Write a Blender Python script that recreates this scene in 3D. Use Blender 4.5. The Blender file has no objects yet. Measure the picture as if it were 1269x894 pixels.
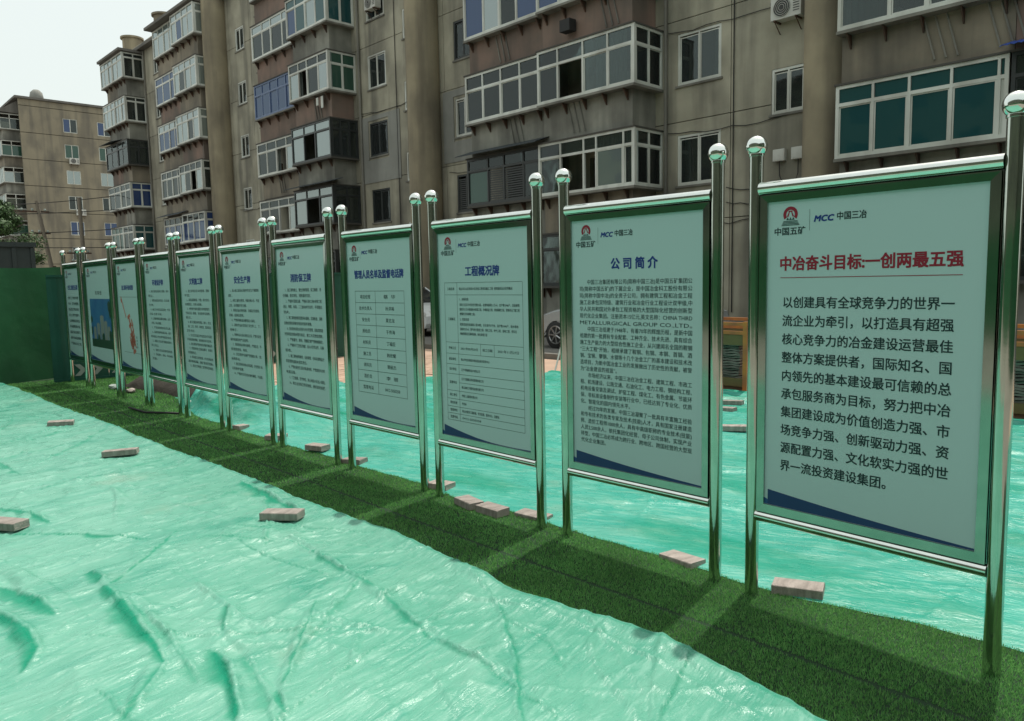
import bpy, bmesh, math, random
import numpy as np
from mathutils import Vector, Matrix
PI = math.pi
SC = bpy.context.scene
COL = SC.collection

# ------------------------------------------------------------------ camera
PITCH, ROLL, YAW = math.radians(5.92355), math.radians(-1.1377), math.radians(47.17746)
CAM = Vector((0, -3.404856, 1.592141))
fw = Vector((-math.sin(YAW)*math.cos(PITCH), math.cos(YAW)*math.cos(PITCH), -math.sin(PITCH)))
r0 = Vector((math.cos(YAW), math.sin(YAW), 0)); u0 = r0.cross(fw)
rt = r0*math.cos(ROLL) + u0*math.sin(ROLL); up = -r0*math.sin(ROLL) + u0*math.cos(ROLL)
cd = bpy.data.cameras.new('camera'); cam = bpy.data.objects.new('camera', cd); COL.objects.link(cam)
cam.matrix_world = Matrix(((rt.x, up.x, -fw.x, CAM.x), (rt.y, up.y, -fw.y, CAM.y), (rt.z, up.z, -fw.z, CAM.z), (0, 0, 0, 1)))
cd.sensor_width = 36.0; cd.lens = 954.987/1269*36.0; cd.clip_start = 0.05; cd.clip_end = 3000
SC.camera = cam

# ------------------------------------------------------------------ light
SUN = Vector((-0.08, 0.385, 1.0)).normalized()
w = bpy.data.worlds.new('World'); SC.world = w; w.use_nodes = True
nt = w.node_tree; nt.nodes.clear()
out = nt.nodes.new('ShaderNodeOutputWorld'); bg = nt.nodes.new('ShaderNodeBackground'); sky = nt.nodes.new('ShaderNodeTexSky')
sky.sky_type = 'NISHITA'; sky.sun_disc = False
sky.sun_elevation = math.asin(SUN.z); sky.sun_rotation = math.atan2(SUN.x, SUN.y) % (2*PI)
sky.air_density = 1.0; sky.dust_density = 6.0; sky.ozone_density = 1.0
mx = nt.nodes.new('ShaderNodeMix'); mx.data_type = 'RGBA'; mx.inputs[0].default_value = 0.72
mx.inputs[7].default_value = (6.9, 7.45, 6.9, 1)          # thin bright summer overcast veil
nt.links.new(sky.outputs[0], mx.inputs[6]); nt.links.new(mx.outputs[2], bg.inputs[0]); nt.links.new(bg.outputs[0], out.inputs[0])
bg.inputs[1].default_value = 0.15
sd = bpy.data.lights.new('sun', 'SUN'); sd.energy = 3.4; sd.angle = math.radians(0.7); sd.color = (1.0, 0.95, 0.86)
so = bpy.data.objects.new('sun', sd); COL.objects.link(so); so.rotation_euler = SUN.to_track_quat('Z', 'Y').to_euler(); so.location = (0, 0, 30)
SC.view_settings.view_transform = 'Standard'; SC.view_settings.look = 'None'
SC.view_settings.exposure = 0.0; SC.view_settings.gamma = 1.0
try:
    SC.cycles.max_bounces = 8; SC.cycles.transparent_max_bounces = 12; SC.cycles.use_denoising = True
except Exception: pass

# ------------------------------------------------------------------ materials
def lin(c): return tuple((x/255/12.92 if x/255 <= .04045 else ((x/255+.055)/1.055)**2.4) for x in c)
def mat(name, col, rough=.7, metal=0., spec=.5, vary=None, scale=4., streak=None, bump=0., bscale=30., stretch=(1, 1, 1), rnd=0., detail=6.):
    """procedural material: colour + noise variation + vertical streaks + bump + per-object variation"""
    m = bpy.data.materials.new(name); m.use_nodes = True; t = m.node_tree; N = t.nodes; L = t.links
    b = N['Principled BSDF']; b.inputs['Roughness'].default_value = rough; b.inputs['Metallic'].default_value = metal
    b.inputs['Specular IOR Level'].default_value = spec
    tc = N.new('ShaderNodeTexCoord'); src = None
    def mixc(a, bcol, fac_socket, k=1.0):
        x = N.new('ShaderNodeMix'); x.data_type = 'RGBA'
        if isinstance(a, tuple): x.inputs[6].default_value = (*a, 1)
        else: L.new(a, x.inputs[6])
        x.inputs[7].default_value = (*bcol, 1)
        mm = N.new('ShaderNodeMath'); mm.operation = 'MULTIPLY'; mm.inputs[1].default_value = k
        L.new(fac_socket, mm.inputs[0]); L.new(mm.outputs[0], x.inputs[0]); return x.outputs[2]
    def noise(sc, st, det=detail, lo=.35, hi=.7):
        mp = N.new('ShaderNodeMapping'); mp.inputs['Scale'].default_value = st; L.new(tc.outputs['Object'], mp.inputs[0])
        n = N.new('ShaderNodeTexNoise'); n.inputs['Scale'].default_value = sc; n.inputs['Detail'].default_value = det; L.new(mp.outputs[0], n.inputs[0])
        r = N.new('ShaderNodeMapRange'); r.inputs[1].default_value = lo; r.inputs[2].default_value = hi; L.new(n.outputs[0], r.inputs[0]); return r.outputs[0], n.outputs[0]
    cur = tuple(col)
    if vary is not None:
        f, _ = noise(scale, stretch); cur = mixc(cur, tuple(vary), f)
    else:
        f, _ = noise(scale*3, stretch); cur = mixc(cur, tuple(c*.8 for c in col), f, .5)
    if streak is not None:
        scol, amt = streak
        f, _ = noise(1.6, (1, 1, .09), 5, .47, .72); cur = mixc(cur, scol, f, amt)
        f, _ = noise(.55, (1, 1, .6), 8, .47, .63); cur = mixc(cur, scol, f, amt*.8)
    if rnd:
        oi = N.new('ShaderNodeObjectInfo'); hs = N.new('ShaderNodeHueSaturation')
        r = N.new('ShaderNodeMapRange'); r.inputs[3].default_value = 1-rnd; r.inputs[4].default_value = 1+rnd; L.new(oi.outputs['Random'], r.inputs[0]); L.new(r.outputs[0], hs.inputs['Value'])
        if isinstance(cur, tuple): hs.inputs['Color'].default_value = (*cur, 1)
        else: L.new(cur, hs.inputs['Color'])
        cur = hs.outputs[0]
    if isinstance(cur, tuple): b.inputs['Base Color'].default_value = (*cur, 1)
    else: L.new(cur, b.inputs['Base Color'])
    if bump:
        f, raw = noise(bscale, stretch, 8, 0, 1); bp = N.new('ShaderNodeBump'); bp.inputs['Strength'].default_value = bump; bp.inputs['Distance'].default_value = .02
        L.new(raw, bp.inputs['Height']); L.new(bp.outputs[0], b.inputs['Normal'])
    return m
def glass(name, tint, trans=.6, gl=.25, rough=.03, df_=.12):
    m = bpy.data.materials.new(name); m.use_nodes = True; t = m.node_tree; N = t.nodes; L = t.links; N.clear()
    o = N.new('ShaderNodeOutputMaterial'); tr = N.new('ShaderNodeBsdfTransparent'); tr.inputs[0].default_value = (*[trans*c for c in tint], 1)
    df = N.new('ShaderNodeBsdfDiffuse'); df.inputs[0].default_value = (*[c*(.22 if df_ < .2 else .8) for c in tint], 1)
    g = N.new('ShaderNodeBsdfGlossy'); g.inputs[0].default_value = (.62, .68, .68, 1); g.inputs['Roughness'].default_value = rough
    m1 = N.new('ShaderNodeMixShader'); m1.inputs[0].default_value = df_; L.new(tr.outputs[0], m1.inputs[1]); L.new(df.outputs[0], m1.inputs[2])
    fr = N.new('ShaderNodeFresnel'); fr.inputs[0].default_value = 1.45
    tc = N.new('ShaderNodeTexCoord'); nz = N.new('ShaderNodeTexNoise'); nz.inputs['Scale'].default_value = .9; bp = N.new('ShaderNodeBump'); bp.inputs['Strength'].default_value = .25; bp.inputs['Distance'].default_value = .03
    L.new(tc.outputs['Object'], nz.inputs[0]); L.new(nz.outputs[0], bp.inputs['Height']); L.new(bp.outputs[0], g.inputs['Normal'])
    ad = N.new('ShaderNodeMath'); ad.operation = 'MULTIPLY_ADD'; ad.inputs[1].default_value = 1.0; ad.inputs[2].default_value = gl; ad.use_clamp = True; L.new(fr.outputs[0], ad.inputs[0])
    m2 = N.new('ShaderNodeMixShader'); L.new(ad.outputs[0], m2.inputs[0]); L.new(m1.outputs[0], m2.inputs[1]); L.new(g.outputs[0], m2.inputs[2])
    L.new(m2.outputs[0], o.inputs[0]); return m

STK = (.075, .072, .064)
M = {}
M['wall'] = mat('concrete_wall', (.45, .42, .33), .9, vary=(.31, .29, .225), scale=.9, streak=(STK, .62), bump=.3, bscale=9, rnd=.09)
M['wall_grey'] = mat('grey_render_patch', (.30, .30, .275), .9, vary=(.23, .23, .21), scale=.9, streak=((.13, .13, .12), .5), bump=.25, bscale=12)
M['wall_far'] = mat('far_brown_wall', (.30, .262, .19), .9, vary=(.25, .218, .16), scale=.3, streak=((.09, .085, .08), .55), bump=.2, bscale=4)
M['shaft'] = mat('shaft_render', (.37, .315, .215), .9, vary=(.27, .23, .16), scale=.7, streak=((.09, .075, .06), .6), bump=.25, bscale=8)
M['par_brown'] = mat('parapet_reddish', (.27, .18, .145), .9, vary=(.18, .14, .115), scale=1.0, streak=(STK, .6), bump=.25, bscale=10, rnd=.08)
M['par_grey'] = mat('parapet_grey', (.33, .325, .28), .9, vary=(.17, .167, .145), scale=1.0, streak=(STK, .7), bump=.25, bscale=10, rnd=.1)
M['par_tan'] = mat('parapet_tan', (.31, .265, .20), .9, vary=(.19, .165, .13), scale=1.0, streak=(STK, .7), bump=.25, bscale=10, rnd=.1)
M['sill'] = mat('sill_concrete', (.24, .23, .2), .85, streak=(STK, .7))
M['under'] = mat('dark_soffit', (.09, .085, .075), .9)
M['frame_white'] = mat('white_window_frame', (.72, .74, .69), .45, vary=(.6, .61, .56), scale=1.2, streak=((.28, .26, .22), .5))
M['frame_dark'] = mat('dark_window_frame', (.035, .04, .04), .4)
M['frame_blue'] = mat('blue_window_frame', (.12, .17, .30), .5)
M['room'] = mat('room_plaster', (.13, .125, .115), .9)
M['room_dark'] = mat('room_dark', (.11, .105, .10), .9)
M['curtain'] = mat('curtain_cloth', (.42, .46, .43), .9, vary=(.26, .31, .31), scale=5, stretch=(6, 6, .3), rnd=.35)
M['g_clear'] = glass('clear_glass', (.72, .8, .78), .75, .03)
M['g_teal'] = glass('teal_glass', (.025, .135, .145), .5, .06, df_=.65)
M['g_blue'] = glass('blue_glass', (.07, .14, .40), .6, .05, df_=.5)
M['g_mirror'] = glass('mirror_film_glass', (.42, .52, .50), .4, .30, df_=.5)
M['g_green'] = glass('green_glass', (.09, .22, .16), .6, .04, df_=.5)
M['awning'] = mat('dark_corrugated_awning', (.05, .06, .065), .6)
M['awning_blue'] = mat('blue_awning_sheet', (.03, .08, .38), .5)
M['iron'] = mat('rusty_iron', (.07, .05, .04), .8, vary=(.12, .06, .035), scale=5)
M['ac'] = mat('white_ac_casing', (.62, .62, .58), .5, vary=(.5, .49, .45), scale=3)
M['ac_dark'] = mat('ac_fan_dark', (.05, .05, .05), .6)
M['roof'] = mat('roof_slab', (.16, .15, .135), .9, streak=(STK, .5))
M['black'] = mat('black_rubber', (.02, .02, .02), .7)
M['pole_wood'] = mat('pole_wood', (.22, .19, .15), .9)
M['steel'] = mat('polished_stainless_steel', (.56, .60, .55), .10, 1.0, bump=.02, bscale=6)
M['steel_rail'] = mat('polished_steel_rail', (.82, .85, .81), .10, 1.0)
M['steel_flat'] = mat('satin_steel_moulding', (.36, .42, .38), .10, 1.0)
M['poster'] = mat('poster_vinyl', (.48, .61, .625), .28, spec=.45, vary=(.47, .595, .61), scale=.5, bump=.06, bscale=5)
M['ink'] = mat('black_green_ink', (.008, .03, .035), .6)
M['ink_blue'] = mat('blue_ink', (.006, .035, .23), .6)
M['ink_red'] = mat('red_ink', (.30, .008, .03), .6)
M['ink_line'] = mat('line_ink', (.02, .06, .06), .6)
M['navy'] = mat('navy_print', (.012, .045, .15), .5)
M['navy2'] = mat('navy_print_light', (.02, .09, .24), .5)
M['pic_sky'] = mat('printed_blue_sky', (.02, .10, .26), .5, vary=(.035, .15, .30), scale=3)
M['pic_bld'] = mat('printed_building', (.30, .28, .22), .5)
M['pic_dark'] = mat('printed_trees', (.015, .05, .03), .5)
M['pic_red'] = mat('printed_red_blocks', (.5, .14, .10), .5)
M['net'] = mat('green_safety_net', (.012, .11, .038), .85, vary=(.010, .08, .030), scale=1.3, bump=.5, bscale=3)
M['reflect_dark'] = mat('added_block_dark', (.10, .12, .085), .9, vary=(.06, .08, .055), scale=.4)  # dark tone of the added unseen blocks that the steel posts reflect
M['hoard'] = mat('green_sheet_hoarding', (.012, .10, .07), .5, vary=(.01, .08, .055), scale=2)
M['chev'] = mat('white_reflective_arrow', (.36, .42, .39), .5)
M['soil'] = mat('brown_soil', (.042, .036, .028), .95, vary=(.026, .022, .018), scale=3, bump=.8, bscale=14)
M['ground'] = mat('compacted_ground', (.26, .235, .2), .95, vary=(.19, .175, .15), scale=.5, bump=.4, bscale=8)
M['road'] = mat('grey_concrete_road', (.17, .165, .15), .9, vary=(.12, .115, .105), scale=.6, bump=.3, bscale=10)
M['paver'] = mat('pink_sand_pavers', (.48, .33, .24), .9, vary=(.40, .28, .21), scale=2, bump=.3, bscale=20, rnd=.1)
M['brick'] = mat('grey_paving_brick', (.44, .385, .35), .9, vary=(.27, .235, .21), scale=9, bump=.6, bscale=90, rnd=.12)
M['contain'] = mat('dark_green_cabin', (.035, .05, .05), .6)
M['orange'] = mat('orange_steel', (.50, .19, .04), .6, vary=(.33, .12, .05), scale=6)
M['olive'] = mat('olive_yellow_board', (.15, .12, .045), .7)
M['plank'] = mat('brown_timber', (.17, .115, .07), .85, vary=(.11, .075, .045), scale=6, stretch=(1, 8, 8))
M['sheet'] = mat('grey_stacked_sheet', (.22, .20, .18), .9, vary=(.11, .10, .09), scale=6, rnd=.25)
M['car_silver'] = mat('silver_car_paint', (.5, .52, .53), .25, .3)
M['car_white'] = mat('white_car_paint', (.7, .72, .72), .25)
M['car_glass'] = mat('dark_car_glass', (.02, .025, .03), .05)
M['rim'] = mat('alloy_rim', (.45, .45, .45), .3, .9)
M['lamp'] = mat('car_lamp', (.6, .6, .58), .1)
M['bark'] = mat('bark', (.09, .07, .05), .9)
def leaf_mat():
    m = mat('leaf_green', (.05, .10, .03), .6, rnd=0); N = m.node_tree.nodes; L = m.node_tree.links; b = N['Principled BSDF']
    g = N.new('ShaderNodeNewGeometry'); r = N.new('ShaderNodeMapRange'); r.inputs[3].default_value = .55; r.inputs[4].default_value = 1.5; hs = N.new('ShaderNodeHueSaturation')
    hs.inputs['Color'].default_value = (.05, .105, .032, 1); L.new(g.outputs['Random Per Island'], r.inputs[0]); L.new(r.outputs[0], hs.inputs['Value']); L.new(hs.outputs[0], b.inputs['Base Color']); return m
M['leaf'] = leaf_mat()

# ------------------------------------------------------------------ mesh helpers
class MB:
    def __init__(s): s.v = []; s.f = []
    def box(s, x0, x1, y0, y1, z0, z1):
        i = len(s.v); s.v += [(x0, y0, z0), (x1, y0, z0), (x1, y1, z0), (x0, y1, z0), (x0, y0, z1), (x1, y0, z1), (x1, y1, z1), (x0, y1, z1)]
        s.f += [(i, i+3, i+2, i+1), (i+4, i+5, i+6, i+7), (i, i+1, i+5, i+4), (i+1, i+2, i+6, i+5), (i+2, i+3, i+7, i+6), (i+3, i, i+4, i+7)]; return s
    def pts(s, P, faces): i = len(s.v); s.v += [tuple(p) for p in P]; s.f += [tuple(i+k for k in f) for f in faces]; return s
    def tube(s, path, r, n=12, cap=True, up=(0, 0, 1)):
        rings = []; P = [Vector(p) for p in path]
        for k, p in enumerate(P):
            d = (P[min(k+1, len(P)-1)]-P[max(k-1, 0)]).normalized(); a = Vector(up) if abs(d.dot(Vector(up))) < .95 else Vector((1, 0, 0))
            x = d.cross(a).normalized(); y = d.cross(x); rr = r[k] if isinstance(r, (list, tuple)) else r
            i = len(s.v); s.v += [tuple(p+x*rr*math.cos(2*PI*j/n)+y*rr*math.sin(2*PI*j/n)) for j in range(n)]; rings.append(i)
        for a, b in zip(rings, rings[1:]): s.f += [(a+j, a+(j+1) % n, b+(j+1) % n, b+j) for j in range(n)]
        if cap: s.f += [tuple(rings[0]+j for j in reversed(range(n))), tuple(rings[-1]+j for j in range(n))]
        return s
    def lathe(s, prof, c, n=16):
        rings = []
        for (r, z) in prof:
            i = len(s.v); s.v += [(c[0]+r*math.cos(2*PI*j/n), c[1]+r*math.sin(2*PI*j/n), c[2]+z) for j in range(n)]; rings.append(i)
        for a, b in zip(rings, rings[1:]): s.f += [(a+j, a+(j+1) % n, b+(j+1) % n, b+j) for j in range(n)]
        s.f += [tuple(rings[0]+j for j in reversed(range(n))), tuple(rings[-1]+j for j in range(n))]; return s
    def prism(s, poly, f0, f1):
        """poly of (a,b); f0/f1 map (a,b) to 3d"""
        n = len(poly); i = len(s.v); s.v += [tuple(f0(*p)) for p in poly]+[tuple(f1(*p)) for p in poly]
        s.f += [tuple(range(i, i+n)), tuple(range(i+2*n-1, i+n-1, -1))]+[(i+k, i+(k+1) % n, i+n+(k+1) % n, i+n+k) for k in range(n)]; return s
    def build(s, name, m, parent=None, smooth=False, fix=True, bevel=0, loc=None):
        me = bpy.data.meshes.new(name); me.from_pydata(s.v, [], s.f)
        if fix or bevel:
            b = bmesh.new(); b.from_mesh(me)
            if bevel: bmesh.ops.bevel(b, geom=b.edges[:], offset=bevel, segments=2, affect='EDGES', profile=.5)
            bmesh.ops.recalc_face_normals(b, faces=b.faces[:]); b.to_mesh(me); b.free()
        me.materials.append(M[m] if isinstance(m, str) else m)
        if smooth: me.shade_smooth() if smooth is True else me.set_sharp_from_angle(angle=math.radians(smooth))
        o = bpy.data.objects.new(name, me); COL.objects.link(o)
        if parent: o.parent = parent
        if loc: o.location = loc
        return o
def smooth_angle(o, a=40):
    me = o.data; me.shade_smooth(); me.set_sharp_from_angle(angle=math.radians(a)); return o
def tag(o, label=None, cat=None, group=None, kind=None):
    if label: o['label'] = label
    if cat: o['category'] = cat
    if group: o['group'] = group
    if kind: o['kind'] = kind
    return o
def empty(name, loc=(0, 0, 0), rz=0, label=None, cat=None, group=None):
    o = bpy.data.objects.new(name, None); COL.objects.link(o); o.location = loc; o.rotation_euler = (0, 0, rz); o.empty_display_size = .2
    return tag(o, label, cat, group)
def share(o, parent, loc, rz=0, scale=None, name=None):
    c = o.copy(); COL.objects.link(c); c.parent = parent; c.location = loc; c.rotation_euler = (0, 0, rz)
    if scale: c.scale = scale
    return c
# value noise
def vnoise(x, y, seed=0):
    xi = np.floor(x).astype(np.int64); yi = np.floor(y).astype(np.int64); fx = x-xi; fy = y-yi
    fx = fx*fx*fx*(fx*(fx*6-15)+10); fy = fy*fy*fy*(fy*(fy*6-15)+10)
    def h(a, b):
        n = (a*374761393+b*668265263+seed*1442695041) & 0xffffffff; n = ((n ^ (n >> 13))*1274126177) & 0xffffffff; return ((n ^ (n >> 16)) & 0xffff)/65535.0
    return (h(xi, yi)*(1-fx)+h(xi+1, yi)*fx)*(1-fy)+(h(xi, yi+1)*(1-fx)+h(xi+1, yi+1)*fx)*fy
def fbm(x, y, seed=0, o=4):
    r = 0; a = .5
    for k in range(o): r = r+a*vnoise(x*2**k+k*17.3, y*2**k-k*9.1, seed+k); a *= .5
    return r
def np_mesh(name, V, F, m, smooth=True, attr=None):
    me = bpy.data.meshes.new(name); nv, nf, k = len(V), len(F), F.shape[1]
    me.vertices.add(nv); me.vertices.foreach_set('co', V.astype(np.float32).ravel()); me.loops.add(nf*k); me.loops.foreach_set('vertex_index', F.astype(np.int32).ravel())
    me.polygons.add(nf); me.polygons.foreach_set('loop_start', np.arange(0, nf*k, k, dtype=np.int32)); me.update(calc_edges=True)
    if attr is not None:
        a = me.attributes.new(attr[0], 'FLOAT', 'POINT'); a.data.foreach_set('value', attr[1].astype(np.float32).ravel())
    me.materials.append(m)
    if smooth: me.shade_smooth()
    o = bpy.data.objects.new(name, me); COL.objects.link(o); return o

# ------------------------------------------------------------------ ground
def sheet(name, x0, x1, y0, y1, z, m, label=None):
    b = MB(); b.pts([(x0, y0, z), (x1, y0, z), (x1, y1, z), (x0, y1, z)], [(0, 1, 2, 3)]); o = b.build(name, m, fix=False); o['kind'] = 'structure'; return o
sheet('ground', -600, 600, -600, 600, -.02, 'ground')
sheet('road', -110, 60, 7.9, 14.4, -.012, 'road')
kb = MB(); kb.box(-90, 40, 7.72, 7.88, -.02, .1); kb.build('kerb', 'sill')['kind'] = 'structure'

# pink paver band between the rear tarpaulin and the kerb
band = sheet('paver_path', -17, 6, .6, 7.7, -.008, 'paver')
pv = MB(); pv.box(-.097, .097, -.047, .047, -.02, .006); pm = pv.build('paver', 'paver', band, bevel=0)
n = 0; rng = random.Random(3)
first = True
for i in range(34):
    for j in range(10):
        x = -10.9-j*.3; y = 2.4+i*.15
        if n >= 290: break
        # two strips seen between the sign posts
        if first: pm.location = (x, y, 0); pm.scale = (1.45, 1.45, 1); first = False; n += 1; continue
        share(pm, band, (x+(i % 2)*.15, y, rng.uniform(-.002, .002)), rng.uniform(-.01, .01), (1.45, 1.45, 1)); n += 1

# ------------------------------------------------------------------ artificial turf
EDGE = [(-15.6, -.98), (-14.74, -.9), (-13.42, -.9), (-12.33, -.9), (-11.66, -.885), (-10.81, -.88), (-10.37, -.87), (-9.39, -.86), (-8.17, -.85), (-7.1, -.82), (-6.3, -.79), (-5.5, -.79), (-5.1, -.82), (-4.62, -.78), (-4.1, -.75), (-3.49, -.79), (-3.1, -.83), (-2.75, -.86), (-2.4, -.83), (-2.1, -.76), (-1.75, -.77), (-1.55, -.81), (-1.3, -.83), (-1.19, -.87), (-.9, -.9), (-.3, -.88), (1.5, -.9)]
ex = np.array([e[0] for e in EDGE]); ey = np.array([e[1] for e in EDGE])
def edge_y(x): return np.interp(x, ex, ey)+.003*np.sin(x*7.3)
FX = np.array([-14, -12.5, -11.6, -10.9, -10.05, -9.58, -9.0, -7.5, -6, -4.76, -4.36, -3.5, -2.64, -1.9, -1.6, -1.19, -.8, 0, 2]); FY = np.array([1.0, .8, .55, .4, .2, .12, .1, .08, .1, .1, .06, .1, .09, .09, .12, .2, .24, .26, .3])
def back_y(x): return np.interp(x, FX, FY)+.012*np.sin(x*5.1+2)+.006*np.sin(x*19)
tb = MB()
xs = [-15.9, -15.3, -14.7, -14, -13, -12, -11, -10, -8, -6, -4, -2, 0, 2.5]
P = []
for x in xs: P += [(x, -1.12 if x > -14.6 else -5.0, .004), (x, float(back_y(x))+(.12 if x > -10.5 else .1), .004)]
tb.pts(P, [(2*i, 2*i+2, 2*i+3, 2*i+1) for i in range(len(xs)-1)])
M['turf_base'] = mat('turf_backing', (.012, .04, .014), .95, bump=.5, bscale=60)
tb.build('artificial_turf_ground', 'turf_base', fix=False)['kind'] = 'structure'
def turf_mat():
    m = bpy.data.materials.new('turf_blades'); m.use_nodes = True; N = m.node_tree.nodes; L = m.node_tree.links; b = N['Principled BSDF']; b.inputs['Roughness'].default_value = .5
    b.inputs['Specular IOR Level'].default_value = .3
    g = N.new('ShaderNodeNewGeometry'); cr = N.new('ShaderNodeValToRGB'); e = cr.color_ramp.elements
    e[0].color = (.08, .25, .07, 1); e[1].color = (.27, .54, .17, 1); k = e.new(.5); k.color = (.145, .39, .115, 1)
    L.new(g.outputs['Random Per Island'], cr.inputs[0])
    tc = N.new('ShaderNodeTexCoord'); n = N.new('ShaderNodeTexNoise'); n.inputs['Scale'].default_value = 3; n.inputs['Detail'].default_value = 4; L.new(tc.outputs['Object'], n.inputs[0])
    r = N.new('ShaderNodeMapRange'); r.inputs[1].default_value = .3; r.inputs[2].default_value = .7; r.inputs[3].default_value = .8; r.inputs[4].default_value = 1.25; L.new(n.outputs[0], r.inputs[0])
    hs = N.new('ShaderNodeHueSaturation'); L.new(cr.outputs[0], hs.inputs['Color']); L.new(r.outputs[0], hs.inputs['Value']); L.new(hs.outputs[0], b.inputs['Base Color'])
    tl = N.new('ShaderNodeBsdfTranslucent'); L.new(hs.outputs[0], tl.inputs[0]); ms = N.new('ShaderNodeMixShader'); ms.inputs[0].default_value = .4; L.new(b.outputs[0], ms.inputs[1]); L.new(tl.outputs[0], ms.inputs[2]); L.new(ms.outputs[0], N['Material Output'].inputs[0]); return m
def blades(x0, x1, dens, wd, ht, seed):
    r = np.random.default_rng(seed); yw = 1.35 if x0 > -10 else 2.1; n = int((x1-x0)*yw*dens)
    x = r.uniform(x0, x1, n); y = r.uniform(-1.0, yw-1.0, n)
    keep = (y > edge_y(x)-.06) & (y < back_y(x)+.012+.03*(x < -9)) & (np.abs(y+.475+.01*np.sin(x*1.3)) > .014)
    for sx in (-1.02, -3.0, -5.05, -7.1, -9.1, -11.1): keep &= (np.abs(x-sx-.05*y) > .004) | (y > -.3)
    x = x[keep]; y = y[keep]; n = len(x)
    a = r.uniform(0, 2*PI, n); h = ht*r.uniform(.7, 1.15, n); ln = r.uniform(.1, .75, n)*h; la = r.uniform(0, 2*PI, n)
    dx = np.cos(a)*wd/2; dy = np.sin(a)*wd/2; z0 = np.full(n, .004)
    V = np.stack([np.stack([x-dx, y-dy, z0], 1), np.stack([x+dx, y+dy, z0], 1), np.stack([x+np.cos(la)*ln, y+np.sin(la)*ln, z0+h], 1)], 1).reshape(-1, 3)
    return V
V = np.concatenate([blades(-3, .2, 30000, .004, .015, 1), blades(-5.5, -3, 15000, .006, .015, 2), blades(-9, -5.5, 7000, .009, .015, 3), blades(-15.4, -9, 3000, .014, .018, 4)])
F = np.arange(len(V)).reshape(-1, 3)
tag(np_mesh('turf_grass', V, F, turf_mat(), smooth=False), kind='stuff')

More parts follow.
